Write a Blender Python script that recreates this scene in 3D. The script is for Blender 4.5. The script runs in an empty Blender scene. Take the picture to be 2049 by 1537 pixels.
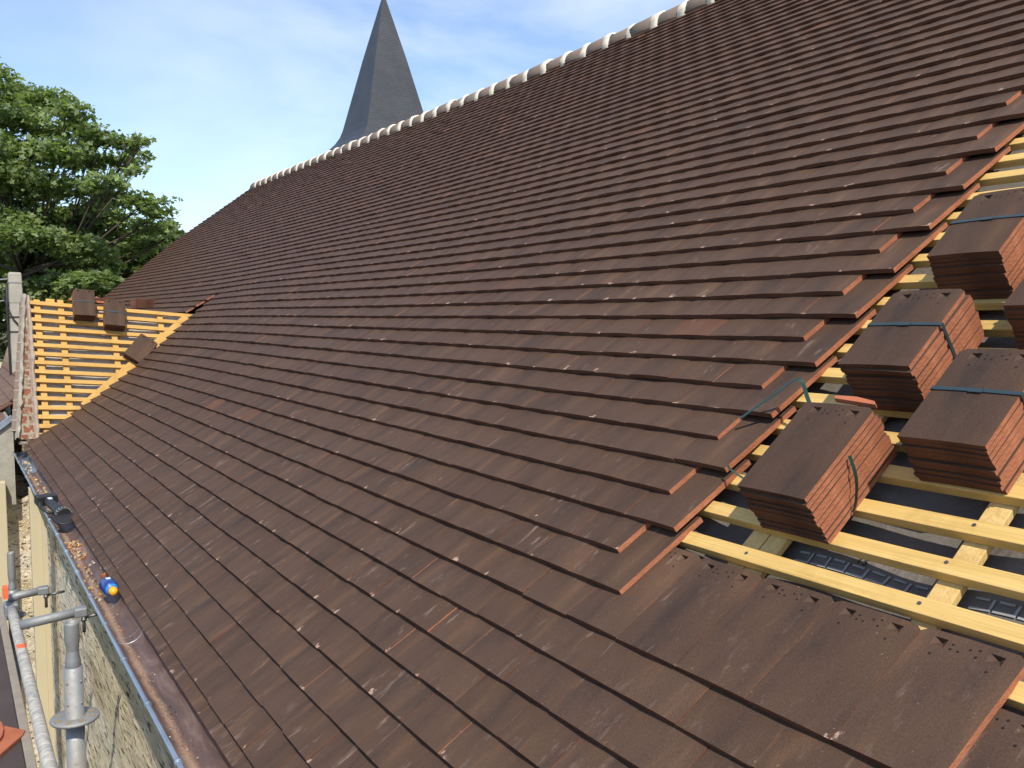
import bpy, bmesh, math, random
import numpy as np
from mathutils import Vector, Matrix, Euler
random.seed(7); rng = np.random.default_rng(11)
SC = bpy.context.scene
COL = SC.collection
# ------------------------------------------------------------------ camera, sky, sun, exposure
RCAM = ((0.842104, -0.539315, 0.0), (-0.039880, -0.062270, -0.997262), (0.537839, 0.839798, -0.073946))  # right, down, forward
FPX, CX, CY = 1775.0, 1024.5, 768.5
cd = bpy.data.cameras.new('camera'); cam = bpy.data.objects.new('camera', cd); COL.objects.link(cam)
cd.sensor_fit = 'HORIZONTAL'; cd.sensor_width = 36.0; cd.lens = 36.0 * FPX / 2049.0
cd.clip_start = 0.05; cd.clip_end = 3000.0
r_, d_, f_ = (Vector(v) for v in RCAM)
cam.matrix_world = Matrix(((r_.x, -d_.x, -f_.x, 0), (r_.y, -d_.y, -f_.y, 0), (r_.z, -d_.z, -f_.z, 0), (0, 0, 0, 1)))
SC.camera = cam
SUN = Vector((-0.24, -0.62, 0.80)).normalized()          # direction towards the sun
sl = bpy.data.lights.new('sun', 'SUN'); so = bpy.data.objects.new('sun', sl); COL.objects.link(so)
sl.energy = 3.6; sl.angle = math.radians(0.55); sl.color = (1.0, 0.91, 0.77)
so.rotation_euler = SUN.to_track_quat('Z', 'Y').to_euler(); so.location = (-6, -14, 16)
SC.view_settings.view_transform = 'Standard'; SC.view_settings.look = 'None'
SC.view_settings.exposure = 0.55; SC.view_settings.gamma = 1.0
wd = bpy.data.worlds.new('World'); SC.world = wd; wd.use_nodes = True
nt = wd.node_tree; nt.nodes.clear()
def N(t, kind, **kw):
    n = t.nodes.new(kind)
    for k, v in kw.items():
        if k.startswith('i_'):
            n.inputs[k[2:].replace('_', ' ')].default_value = v
        else: setattr(n, k, v)
    return n
def ramp(t, stops, interp='LINEAR'):
    n = t.nodes.new('ShaderNodeValToRGB'); n.color_ramp.interpolation = interp
    el = n.color_ramp.elements
    while len(el) < len(stops): el.new(0.5)
    for e_, (p, c) in zip(el, stops):
        e_.position = p; e_.color = (c[0], c[1], c[2], 1) if not isinstance(c, (int, float)) else (c, c, c, 1)
    return n
sky = N(nt, 'ShaderNodeTexSky', sky_type='NISHITA', sun_disc=False)
sky.sun_elevation = math.asin(SUN.z); sky.sun_rotation = math.atan2(SUN.x, SUN.y)
sky.air_density = 1.0; sky.dust_density = 0.5; sky.ozone_density = 1.6
tc = N(nt, 'ShaderNodeTexCoord'); mp = N(nt, 'ShaderNodeMapping'); mp.inputs['Scale'].default_value = (1.2, 1.0, 3.2)
mp.inputs['Rotation'].default_value = (0.25, 0.3, 0.5); mp.inputs['Location'].default_value = (0.35, 0.1, 0.05)
nz = N(nt, 'ShaderNodeTexNoise'); nz.inputs['Scale'].default_value = 1.9; nz.inputs['Detail'].default_value = 6; nz.inputs['Roughness'].default_value = 0.52
nz.inputs['Distortion'].default_value = 0.5
cr = ramp(nt, [(0.34, 0.10), (0.48, 0.60), (0.60, 1.0)])
# more cloud towards the east side (where the spire stands)
sep = N(nt, 'ShaderNodeSeparateXYZ'); mr = N(nt, 'ShaderNodeMapRange'); mr.inputs[1].default_value = 0.12; mr.inputs[2].default_value = 0.55; mr.inputs[3].default_value = 0.22; mr.inputs[4].default_value = 1.0
mul = N(nt, 'ShaderNodeMath', operation='MULTIPLY'); mx = N(nt, 'ShaderNodeMixRGB')
mx.inputs[2].default_value = (5.2, 5.6, 6.1, 1)
bg = N(nt, 'ShaderNodeBackground'); bg.inputs[1].default_value = 0.145; wo = N(nt, 'ShaderNodeOutputWorld')
L = nt.links.new
L(tc.outputs['Generated'], mp.inputs[0]); L(mp.outputs[0], nz.inputs['Vector']); L(nz.outputs['Fac'], cr.inputs[0])
L(tc.outputs['Generated'], sep.inputs[0]); L(sep.outputs['X'], mr.inputs[0])
L(cr.outputs[0], mul.inputs[0]); L(mr.outputs[0], mul.inputs[1]); L(mul.outputs[0], mx.inputs[0])
tint = N(nt, 'ShaderNodeMixRGB', blend_type='MULTIPLY'); tint.inputs[0].default_value = 1.0; tint.inputs[2].default_value = (0.78, 0.85, 0.95, 1); L(sky.outputs[0], tint.inputs[1]); L(tint.outputs[0], mx.inputs[1]); L(mx.outputs[0], bg.inputs[0]); L(bg.outputs[0], wo.inputs[0])

# ------------------------------------------------------------------ measured frame of the roof
TH = math.radians(37.646); PW = 0.113709; W = 0.2; TL = 0.313; TT = 0.0168
O0 = np.array([0.58515, 1.68545, -1.30456])
EV = np.array([math.cos(TH), 0, math.sin(TH)]); NV = np.array([-math.sin(TH), 0, math.cos(TH)]); YV = np.array([0, 1.0, 0])
RM = np.array(RCAM)
def ray(px, py): return RM.T @ np.array([(px - CX) / FPX, (py - CY) / FPX, 1.0])
def at_axis(px, py, ax, val): r = ray(px, py); return r * (val / r[ax])
def at_depth(px, py, d): return d * ray(px, py)
RN = np.array([0, 4, 8, 12, 16, 20, 24, 28, 32, 36, 40, 44, 48, 52, 56, 60, 64.])
SN = np.array([-4.0, -1.0, 0.0, 1.0, 2.0, 3.0, 4.0, 5.0, 6.0, 6.6, 7.2, 7.8, 8.4, 9.0, 9.6, 10.5, 12.0, 14.0, 16.0, 18.0, 20.0])
WG = np.array([[0,0,0,0,-1,-3,-2,5,22,43,67,86,87,79,69,54,35,19,7,-4,-15],[0,0,0,0,0,-1,1,5,13,21,29,34,35,34,32,29,24,17,9,2,-5],[0,0,-1,-1,0,1,3,7,8,6,1,-5,-8,-4,2,8,13,14,11,8,5],[0,-1,-3,-4,-1,2,6,10,9,3,-8,-21,-29,-23,-15,-5,5,10,12,14,15],[1,-2,-5,-8,-2,2,6,11,12,9,1,-9,-18,-20,-18,-11,-2,7,13,19,25],[0,0,-2,-6,-4,-3,0,8,13,15,14,8,-1,-10,-13,-11,-6,3,13,24,34],[0,2,3,-1,-5,-11,-11,-3,4,9,11,8,1,-6,-11,-12,-9,0,14,29,43],[-1,3,5,1,-6,-15,-19,-15,-8,-4,-3,-4,-8,-12,-14,-15,-12,0,17,34,51],[-1,3,5,2,-5,-14,-21,-22,-18,-17,-17,-18,-20,-21,-21,-19,-12,2,20,38,59],[-1,2,4,3,-2,-10,-18,-23,-25,-26,-27,-28,-30,-29,-26,-21,-11,5,23,43,65],[0,1,3,3,1,-6,-15,-22,-28,-30,-32,-33,-33,-32,-28,-22,-10,8,27,49,70],[0,1,2,3,3,-3,-12,-20,-27,-30,-32,-33,-32,-30,-27,-20,-7,11,31,52,73],[0,1,2,4,5,0,-10,-17,-24,-28,-30,-30,-29,-27,-23,-16,-3,16,35,54,73],[0,1,3,5,5,2,-5,-13,-20,-24,-26,-26,-24,-21,-17,-10,4,21,38,55,72],[0,1,3,5,6,5,1,-7,-16,-20,-21,-20,-18,-14,-10,-2,12,27,42,56,70],[-1,1,3,5,7,6,4,-3,-13,-15,-16,-14,-11,-7,-2,7,20,33,45,56,67],[-1,2,4,6,7,7,4,-1,-7,-10,-10,-8,-4,0,6,15,27,39,48,57,65]]) / 1000.0
def wfield(r, s):      # sag and swell of the old roof, metres off the mean plane, smooth (Hermite in each cell)
    r = np.clip(np.asarray(r, float), RN[0], RN[-1] - 1e-6); s = np.clip(np.asarray(s, float), SN[0], SN[-1] - 1e-6)
    i = np.searchsorted(RN, r, 'right') - 1; j = np.searchsorted(SN, s, 'right') - 1
    a = (r - RN[i]) / (RN[i + 1] - RN[i]); b = (s - SN[j]) / (SN[j + 1] - SN[j])
    return (1 - a) * ((1 - b) * WG[i, j] + b * WG[i, j + 1]) + a * ((1 - b) * WG[i + 1, j] + b * WG[i + 1, j + 1])
def roof_pt(u, s, w=0.0, field=True):   # u metres up the slope, s metres along the eave, w metres off the surface
    u = np.asarray(u, float); s = np.asarray(s, float); w = np.asarray(w, float)
    if field: w = w + wfield(u / PW, s)
    return O0 + u[..., None] * EV + s[..., None] * YV + w[..., None] * NV

# ------------------------------------------------------------------ object helpers
def tag(o, label=None, cat=None, group=None, kind=None):
    if label: o['label'] = label
    if cat: o['category'] = cat
    if group: o['group'] = group
    if kind: o['kind'] = kind
    return o
def link(o, parent=None):
    COL.objects.link(o)
    if parent is not None:
        o.parent = parent; o.matrix_parent_inverse = parent_inv(parent)
    return o
def parent_inv(p):
    m = Matrix.LocRotScale(p.location, p.rotation_euler, p.scale)
    q = p.parent
    if q is not None: m = parent_inv(q).inverted() @ p.matrix_parent_inverse.inverted() @ m if False else (Matrix.LocRotScale(q.location, q.rotation_euler, q.scale) @ p.matrix_parent_inverse @ m)
    return m.inverted()
def empty(name, loc=(0, 0, 0), rot=(0, 0, 0)):
    o = bpy.data.objects.new(name, None); COL.objects.link(o); o.location = loc; o.rotation_euler = rot
    o.empty_display_size = 0.1
    return o
def mesh_np(name, V, F, mats, fm=None, uv=None, rnd=None, smooth=False):
    """V (n,3) array, F list of faces (same or mixed size), fm material per face, uv per vertex, rnd per face"""
    me = bpy.data.meshes.new(name)
    V = np.asarray(V, np.float32); nl = np.array([len(f) for f in F], np.int32); flat = np.fromiter((i for f in F for i in f), np.int32, int(nl.sum()))
    me.vertices.add(len(V)); me.vertices.foreach_set('co', V.ravel())
    me.loops.add(len(flat)); me.loops.foreach_set('vertex_index', flat)
    me.polygons.add(len(nl)); st = np.zeros(len(nl), np.int32); st[1:] = np.cumsum(nl)[:-1]
    me.polygons.foreach_set('loop_start', st); me.polygons.foreach_set('loop_total', nl)
    for m in mats: me.materials.append(m)
    if fm is not None: me.polygons.foreach_set('material_index', np.asarray(fm, np.int32))
    me.polygons.foreach_set('use_smooth', np.full(len(nl), smooth))
    me.update(calc_edges=True)
    if uv is not None:
        l = me.uv_layers.new(name='UVMap'); l.data.foreach_set('uv', np.asarray(uv, np.float32)[flat].ravel())
    if rnd is not None:
        a = me.attributes.new('rnd', 'FLOAT', 'FACE'); a.data.foreach_set('value', np.asarray(rnd, np.float32))
    me.validate()
    return me
class MB:
    def __init__(s): s.v = []; s.f = []; s.m = []; s.sm = []
    def add(s, vs, fs, mi=0, sm=False):
        b = len(s.v); s.v += [tuple(map(float, p)) for p in vs]; s.f += [tuple(b + i for i in f) for f in fs]; s.m += [mi] * len(fs); s.sm += [sm] * len(fs)
    def box(s, c, ax, ay, az, mi=0):   # centre and three half-axis vectors
        c, ax, ay, az = (np.asarray(q, float) for q in (c, ax, ay, az))
        vs = [c + i * ax + j * ay + k * az for k in (-1, 1) for j in (-1, 1) for i in (-1, 1)]
        s.add(vs, [(0, 2, 3, 1), (4, 5, 7, 6), (0, 1, 5, 4), (2, 6, 7, 3), (0, 4, 6, 2), (1, 3, 7, 5)], mi)
    def bar(s, a, b, wv, tv, mi=0):    # plank from a to b, half width vector, half thickness vector
        a, b = np.asarray(a, float), np.asarray(b, float)
        s.box((a + b) / 2, (b - a) / 2, wv, tv, mi)
    def tube(s, path, rad, n=12, mi=0, cap=True, closed=False):
        P = [Vector(p) for p in path]; k = len(P); rad = rad if hasattr(rad, '__len__') else [rad] * k
        vs = []; up = None
        for i in range(k):
            t = ((P[(i + 1) % k] if closed or i < k - 1 else P[i]) - (P[i - 1] if closed or i > 0 else P[i])).normalized()
            if up is None: up = Vector((0, 0, 1)) if abs(t.z) < 0.9 else Vector((1, 0, 0))
            a = t.cross(up).normalized(); b = a.cross(t).normalized(); up = b
            vs += [P[i] + rad[i] * (math.cos(q * 2 * math.pi / n) * a + math.sin(q * 2 * math.pi / n) * b) for q in range(n)]
        fs = []
        for i in range(k if closed else k - 1):
            o, o2 = i * n, ((i + 1) % k) * n
            fs += [(o + q, o + (q + 1) % n, o2 + (q + 1) % n, o2 + q) for q in range(n)]
        s.add(vs, fs, mi, True)
        if cap and not closed:
            b = len(s.v) - len(vs)
            s.f += [tuple(b + q for q in range(n))[::-1], tuple(b + (k - 1) * n + q for q in range(n))]; s.m += [mi, mi]; s.sm += [False, False]
    def lathe(s, prof, o, ax, n=24, mi=0):   # profile [(r, h)] about axis ax through o
        o = Vector(o); ax = Vector(ax).normalized(); a = ax.orthogonal().normalized(); b = ax.cross(a)
        vs = [o + h * ax + r * (math.cos(q * 2 * math.pi / n) * a + math.sin(q * 2 * math.pi / n) * b) for r, h in prof for q in range(n)]
        fs = [(i * n + q, i * n + (q + 1) % n, (i + 1) * n + (q + 1) % n, (i + 1) * n + q) for i in range(len(prof) - 1) for q in range(n)]
        s.add(vs, fs, mi, True)
        b0 = len(s.v) - len(vs)
        s.f += [tuple(b0 + q for q in range(n))[::-1], tuple(b0 + (len(prof) - 1) * n + q for q in range(n))]; s.m += [mi, mi]; s.sm += [False, False]
    def grid(s, P, mi=0, sm=False):
        P = np.asarray(P); h, w = P.shape[:2]
        s.add(P.reshape(-1, 3), [(i * w + j, i * w + j + 1, (i + 1) * w + j + 1, (i + 1) * w + j) for i in range(h - 1) for j in range(w - 1)], mi, sm)
    def build(s, name, mats, parent=None, bevel=0.0):
        me = bpy.data.meshes.new(name); me.from_pydata(s.v, [], s.f)
        for m in (mats if isinstance(mats, (list, tuple)) else [mats]): me.materials.append(m)
        me.polygons.foreach_set('material_index', s.m); me.polygons.foreach_set('use_smooth', s.sm); me.update()
        o = bpy.data.objects.new(name, me); link(o, parent)
        if bevel:
            md = o.modifiers.new('bevel', 'BEVEL'); md.width = bevel; md.segments = 2; md.limit_method = 'ANGLE'; md.angle_limit = math.radians(40)
        return o

# ------------------------------------------------------------------ materials
class Mat:
    def __init__(s, name, rough=0.7, metal=0.0, spec=0.4):
        s.m = bpy.data.materials.new(name); s.m.use_nodes = True; s.t = s.m.node_tree
        s.b = s.t.nodes['Principled BSDF']; s.b.inputs['Roughness'].default_value = rough; s.b.inputs['Metallic'].default_value = metal
        s.b.inputs['Specular IOR Level'].default_value = spec
        s.tc = s.t.nodes.new('ShaderNodeTexCoord')
    def l(s, a, b): s.t.links.new(a, b)
    def coord(s, src='Object', scale=(1, 1, 1), rot=(0, 0, 0)):
        m = N(s.t, 'ShaderNodeMapping'); m.inputs['Scale'].default_value = scale; m.inputs['Rotation'].default_value = rot
        s.l(s.tc.outputs[src], m.inputs[0]); return m.outputs[0]
    def noise(s, vec, scale, detail=4, rough=0.55, dist=0.0):
        n = N(s.t, 'ShaderNodeTexNoise'); n.inputs['Scale'].default_value = scale; n.inputs['Detail'].default_value = detail
        n.inputs['Roughness'].default_value = rough; n.inputs['Distortion'].default_value = dist
        if vec is not None: s.l(vec, n.inputs['Vector'])
        return n.outputs['Fac']
    def voro(s, vec, scale, feat='F1', rnd=1.0):
        n = N(s.t, 'ShaderNodeTexVoronoi', feature=feat); n.inputs['Scale'].default_value = scale; n.inputs['Randomness'].default_value = rnd
        s.l(vec, n.inputs['Vector']); return n
    def ramp(s, fac, stops, interp='LINEAR'):
        n = ramp(s.t, stops, interp); s.l(fac, n.inputs[0]); return n.outputs[0]
    def mix(s, fac, a, b, mode='MIX'):
        n = N(s.t, 'ShaderNodeMixRGB', blend_type=mode)
        for i, v in ((0, fac), (1, a), (2, b)):
            if isinstance(v, (int, float)): n.inputs[i].default_value = v if i == 0 else (v, v, v, 1)
            elif isinstance(v, tuple): n.inputs[i].default_value = (*v, 1)
            else: s.l(v, n.inputs[i])
        return n.outputs[0]
    def math(s, op, a, b=None, c=None, clamp=False):
        n = N(s.t, 'ShaderNodeMath', operation=op, use_clamp=clamp)
        for i, v in enumerate((a, b, c)):
            if v is None: continue
            if isinstance(v, (int, float)): n.inputs[i].default_value = v
            else: s.l(v, n.inputs[i])
        return n.outputs[0]
    def attr(s, name): n = N(s.t, 'ShaderNodeAttribute', attribute_name=name); return n.outputs['Fac']
    def objrnd(s): return N(s.t, 'ShaderNodeObjectInfo').outputs['Random']
    def color(s, c):
        if isinstance(c, tuple): s.b.inputs['Base Color'].default_value = (*c, 1)
        else: s.l(c, s.b.inputs['Base Color'])
        return s
    def roughness(s, v): s.l(v, s.b.inputs['Roughness']); return s
    def bump(s, h, strength=0.3, dist=0.01):
        n = N(s.t, 'ShaderNodeBump'); n.inputs['Strength'].default_value = strength; n.inputs['Distance'].default_value = dist
        s.l(h, n.inputs['Height']); s.l(n.outputs[0], s.b.inputs['Normal']); return s

def tile_material(name, worn=1.0, base_shift=1.0, edgy=1.0):
    M = Mat(name, 0.65, 0, 0.12)
    uv = N(M.t, 'ShaderNodeSeparateXYZ'); M.l(M.tc.outputs['UV'], uv.inputs[0]); u, v = uv.outputs['X'], uv.outputs['Y']
    rnd = M.attr('rnd')
    co = N(M.t, 'ShaderNodeCombineXYZ'); M.l(M.math('MULTIPLY_ADD', rnd, 37.0, M.math('MULTIPLY', u, 2.6)), co.inputs[0]); M.l(M.math('MULTIPLY', v, 0.9), co.inputs[1]); M.l(M.math('MULTIPLY', rnd, 91.0), co.inputs[2])
    streak = M.noise(co.outputs[0], 1.0, 3, 0.5, 0.3)
    k = base_shift
    c = M.ramp(streak, [(0.26, (0.062 * k, 0.042 * k, 0.034 * k)), (0.42, (0.090 * k, 0.055 * k, 0.039 * k)), (0.58, (0.104 * k, 0.062 * k, 0.042 * k)), (0.78, (0.150 * k, 0.083 * k, 0.048 * k))])
    val = M.ramp(rnd, [(0.0, 0.92), (0.5, 1.0), (0.95, 1.07), (1.0, 1.14)])
    c = M.mix(1.0, c, val, 'MULTIPLY')
    # a few rusty red tiles
    red = M.ramp(M.math('FRACT', M.math('MULTIPLY', rnd, 17.31)), [(0.992, 0.0), (0.999, 0.3)])
    c = M.mix(red, c, (0.20, 0.075, 0.038))
    ob = M.coord('Object')
    fine = M.noise(ob, 260.0, 3, 0.7)
    c = M.mix(1.0, c, M.ramp(fine, [(0.3, 0.80), (0.7, 1.22)]), 'MULTIPLY')
    # white grit flecks
    fl = M.ramp(M.noise(ob, 170.0, 2, 0.6), [(0.735, 0.0), (0.77, 0.6)])
    c = M.mix(fl, c, (0.34, 0.27, 0.22))
    # worn clay line along both long edges
    eu = M.math('ABSOLUTE', M.math('SUBTRACT', u, 0.5))
    en = M.noise(co.outputs[0], 3.0, 3, 0.6)
    edge = M.math('MULTIPLY', M.ramp(eu, [(0.490, 0.0), (0.496, 0.4 * edgy)]), M.ramp(en, [(0.50, 0.0), (0.68, 1.0)]))
    c = M.mix(edge, c, (0.25, 0.125, 0.07))
    soft = M.math('MULTIPLY', M.ramp(eu, [(0.36, 0.0), (0.5, 0.34 * edgy)]), M.ramp(en, [(0.5, 0.0), (0.75, 1.0)]))
    c = M.mix(soft, c, (0.155, 0.073, 0.038))
    # chipped pale corners near the drip edge, scuffs of dust
    bn = M.noise(ob, 28.0, 5, 0.68)
    corner = M.math('MULTIPLY', M.ramp(v, [(0.02, 1.0), (0.14, 0.0)]), M.ramp(eu, [(0.22, 0.0), (0.48, 1.0)]))
    chip = M.math('MULTIPLY', M.ramp(M.math('MULTIPLY_ADD', M.math('MULTIPLY', corner, M.ramp(M.math('FRACT', M.math('MULTIPLY', rnd, 9.73)), [(0.45, 0.30), (1.0, 1.25)])), 0.26, bn), [(0.745, 0.0), (0.82, 0.85)]), worn)
    c = M.mix(chip, c, (0.40, 0.275, 0.21))
    dm = M.noise(ob, 2.2, 3, 0.6); dust = M.math('MULTIPLY', M.ramp(dm, [(0.50, 0.0), (0.66, 1.0)]), M.ramp(M.noise(M.coord('Object', (9, 20, 9)), 1.0, 7, 0.75), [(0.57, 0.0), (0.74, 0.5 * worn)]))
    c = M.mix(dust, c, (0.30, 0.235, 0.20))
    c2 = N(M.t, 'ShaderNodeCombineXYZ'); M.l(M.math('MULTIPLY_ADD', rnd, 53.0, M.math('MULTIPLY', u, 5.0)), c2.inputs[0]); M.l(M.math('MULTIPLY_ADD', rnd, 7.0, M.math('MULTIPLY', v, 2.2)), c2.inputs[1]); M.l(M.math('MULTIPLY', rnd, 29.0), c2.inputs[2])
    sz = N(M.t, 'ShaderNodeSeparateXYZ'); M.l(ob, sz.inputs[0]); low = M.math('MULTIPLY', M.math('SUBTRACT', 1.0, M.math('MULTIPLY', M.math('ADD', sz.outputs['Z'], 1.3), 1.4), clamp=True), 0.055 * worn)
    smear = M.math('MULTIPLY', M.ramp(M.math('ADD', M.noise(c2.outputs[0], 0.8, 7, 0.62, 0.4), low), [(0.635, 0.0), (0.80, 0.85 * worn)]), M.ramp(M.noise(ob, 1.3, 3, 0.6), [(0.40, 0.15), (0.60, 1.0)]))
    c = M.mix(smear, c, (0.36, 0.265, 0.215))
    M.color(c)
    M.roughness(M.ramp(fine, [(0.3, 0.52), (0.7, 0.75)]))
    M.bump(M.math('ADD', M.math('MULTIPLY', fine, 0.5), M.math('MULTIPLY', bn, 0.5)), 0.35, 0.0035)
    return M.m
M_TILE = tile_material('engobed_clay_tile', 1.0, 0.78)
M_TILEB = tile_material('fresh_engobed_clay_tile', 0.12, 0.70, 0.3)
def clay(name, a, b, dark=0.5):
    M = Mat(name, 0.85, 0, 0.2); ob = M.coord('Object')
    n1 = M.noise(ob, 55, 5, 0.7); n2 = M.noise(ob, 9, 3, 0.5)
    c = M.mix(n1, a, b); c = M.mix(M.ramp(n2, [(0.35, 0.0), (0.65, dark)]), c, (a[0] * 0.5, a[1] * 0.45, a[2] * 0.45))
    M.color(c); M.bump(n1, 0.8, 0.006); return M.m
M_CLAY = clay('fired_clay_side', (0.33, 0.115, 0.058), (0.48, 0.20, 0.11), 0.4)
M_DRIP = clay('tile_drip_edge', (0.12, 0.056, 0.036), (0.19, 0.082, 0.05))
M_RED = clay('red_clay', (0.34, 0.10, 0.05), (0.42, 0.15, 0.08), 0.3)
def wood(name, a, b, axis=1):
    M = Mat(name, 0.62, 0, 0.3)
    sc = [26, 26, 26]; sc[axis] = 1.3
    g = M.noise(M.coord('Object', tuple(sc)), 1.6, 6, 0.6, 0.6)
    ob = M.coord('Object')
    c = M.mix(M.ramp(g, [(0.3, 0.0), (0.7, 1.0)]), a, b)
    c = M.mix(M.ramp(M.noise(ob, 5.0, 5, 0.7), [(0.52, 0.0), (0.72, 0.55)]), c, (a[0] * 0.62, a[1] * 0.55, a[2] * 0.5))
    kn = M.voro(M.coord('Object', tuple(4.0 if i != axis else 1.6 for i in range(3))), 1.0)
    c = M.mix(M.ramp(kn.outputs['Distance'], [(0.035, 0.75), (0.075, 0.0)]), c, (0.26, 0.12, 0.04))
    c = M.mix(M.math('MULTIPLY', M.objrnd(), 0.25), c, (a[0] * 0.75, a[1] * 0.72, a[2] * 0.8))
    gr_ = M.noise(M.coord('Object', tuple(120 if i != axis else 2.0 for i in range(3))), 1.6, 3, 0.6); c = M.mix(1.0, c, M.ramp(gr_, [(0.3, 0.84), (0.7, 1.1)]), 'MULTIPLY')
    M.color(c); M.bump(M.math('ADD', g, gr_), 0.4, 0.003); return M.m
M_BATT = wood('yellow_treated_softwood_batten', (0.56, 0.365, 0.105), (0.68, 0.475, 0.18), 1)
M_BATTX = wood('yellow_treated_softwood_cross', (0.48, 0.275, 0.065), (0.58, 0.355, 0.10), 0)
M_CB = wood('pale_softwood_counter_batten', (0.56, 0.365, 0.12), (0.66, 0.48, 0.21), 2)
def plain(name, c, rough=0.6, metal=0.0, var=0.15, scale=8.0, bump=0.0, spec=0.4):
    M = Mat(name, rough, metal, spec); n = M.noise(M.coord('Object'), scale, 5, 0.6)
    M.color(M.mix(n, tuple(q * (1 - var) for q in c), tuple(min(1, q * (1 + var)) for q in c)))
    if bump: M.bump(n, bump, 0.01)
    return M.m
def membrane():
    M = Mat('grey_roofing_membrane', 0.5, 0, 0.4); ob = M.coord('Object')
    n = M.noise(ob, 4.5, 4, 0.6, 0.4); f = M.noise(ob, 300, 2, 0.5)
    c = M.mix(n, (0.095, 0.086, 0.078), (0.165, 0.150, 0.136)); c = M.mix(1.0, c, M.ramp(f, [(0.3, 0.8), (0.7, 1.2)]), 'MULTIPLY')
    M.color(c); M.bump(n, 0.5, 0.05); return M.m
M_MEMB = membrane()
def felt():
    M = Mat('grey_breather_felt', 0.75, 0, 0.3); ob = M.coord('Object')
    n = M.noise(ob, 3.5, 5, 0.6, 1.2)
    M.color(M.mix(n, (0.30, 0.28, 0.25), (0.50, 0.47, 0.43))); M.bump(n, 0.9, 0.06); return M.m
M_FELT = felt()
def stone():
    M = Mat('limewashed_rubble_stone', 0.9, 0, 0.15); ob = M.coord('Object'); ob = M.coord('Object', (1, 0.26, 1)); st = M.coord('Object', (1, 0.36, 1.0))
    v = M.voro(st, 5.5); big = M.noise(ob, 1.6, 4, 0.6); n = M.noise(ob, 16, 6, 0.7, 0.5)
    c = M.mix(M.ramp(n, [(0.3, 0.0), (0.7, 1.0)]), (0.58, 0.475, 0.34), (0.84, 0.755, 0.60))
    sc = N(M.t, 'ShaderNodeSeparateXYZ'); M.l(v.outputs['Color'], sc.inputs[0])
    c = M.mix(M.ramp(sc.outputs['X'], [(0.84, 0.0), (0.93, 0.5)]), c, (0.34, 0.23, 0.13))
    c = M.mix(M.ramp(sc.outputs['Y'], [(0.72, 0.0), (0.9, 0.6)]), c, (0.74, 0.70, 0.60))
    c = M.mix(M.ramp(big, [(0.42, 0.0), (0.62, 0.6)]), c, (0.64, 0.53, 0.31))
    pit = M.noise(M.coord('Object', (1, 0.22, 1.9)), 27, 3, 0.5, 0.3)
    pm = M.ramp(pit, [(0.60, 0.0), (0.65, 1.0)])
    c = M.mix(M.math('MULTIPLY', pm, 0.85), c, (0.07, 0.045, 0.025))
    M.color(c); h = M.math('SUBTRACT', M.math('ADD', n, M.math('MULTIPLY', v.outputs['Distance'], 0.7)), M.math('MULTIPLY', pm, 1.0))
    M.bump(h, 1.0, 0.05); return M.m
M_STONE = stone()
def bricks():
    M = Mat('old_brick_and_mortar', 0.9, 0, 0.15)
    b = N(M.t, 'ShaderNodeTexBrick'); M.l(M.coord('Object', (1, 1, 1), (math.pi / 2, 0, 0)), b.inputs['Vector'])
    b.inputs['Color1'].default_value = (0.26, 0.085, 0.045, 1); b.inputs['Color2'].default_value = (0.17, 0.075, 0.045, 1); b.inputs['Mortar'].default_value = (0.30, 0.265, 0.20, 1)
    b.inputs['Scale'].default_value = 1.0; b.inputs['Brick Width'].default_value = 0.11; b.inputs['Row Height'].default_value = 0.085; b.inputs['Mortar Size'].default_value = 0.011
    ob = M.coord('Object'); n = M.noise(ob, 14, 5, 0.7, 0.8)
    c = M.mix(M.ramp(n, [(0.50, 0.0), (0.60, 1.0)]), b.outputs['Color'], (0.36, 0.325, 0.25))
    c = M.mix(M.ramp(M.noise(ob, 40, 3), [(0.3, 0.5), (0.6, 0.0)]), c, (0.10, 0.055, 0.03))
    M.color(c); M.bump(n, 0.9, 0.02); return M.m
M_BRICK = bricks()
M_MORTAR = plain('grey_lime_mortar', (0.33, 0.305, 0.25), 0.9, 0, 0.3, 14, 0.8)
M_WHITE = plain('white_lime_mortar', (0.70, 0.64, 0.52), 0.85, 0, 0.14, 20, 0.4)
M_RIDGE = plain('brown_ridge_clay', (0.21, 0.155, 0.12), 0.7, 0, 0.25, 10, 0.3)
def zinc(name, c, rough=0.34, var=0.25):
    M = Mat(name, rough, 0.85, 0.5); ob = M.coord('Object'); n = M.noise(ob, 7, 5, 0.65)
    M.color(M.mix(n, tuple(q * (1 - var) for q in c), tuple(q * (1 + var) for q in c))); M.roughness(M.ramp(n, [(0.3, rough - 0.08), (0.7, rough + 0.14)])); return M.m
M_ZINC = zinc('bright_zinc', (0.44, 0.50, 0.57))
M_ZINCN = zinc('new_zinc_sheet', (0.55, 0.62, 0.74), 0.3, 0.08)
def galv(name, c):
    M = Mat(name, 0.6, 0.55, 0.4); ob = M.coord('Object'); n = M.noise(ob, 26, 4, 0.6); b = M.noise(ob, 7, 4, 0.6)
    q = M.mix(n, tuple(x * 0.78 for x in c), tuple(x * 1.12 for x in c)); q = M.mix(M.ramp(b, [(0.5, 0.0), (0.7, 0.7)]), q, (0.30, 0.25, 0.19))
    q = M.mix(M.ramp(M.noise(ob, 120, 3), [(0.66, 0), (0.72, 0.8)]), q, (0.12, 0.11, 0.10))
    M.color(q); M.roughness(M.ramp(b, [(0.4, 0.52), (0.7, 0.85)])); return M.m
M_GALV = galv('galvanised_scaffold_steel', (0.28, 0.29, 0.29))
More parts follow.
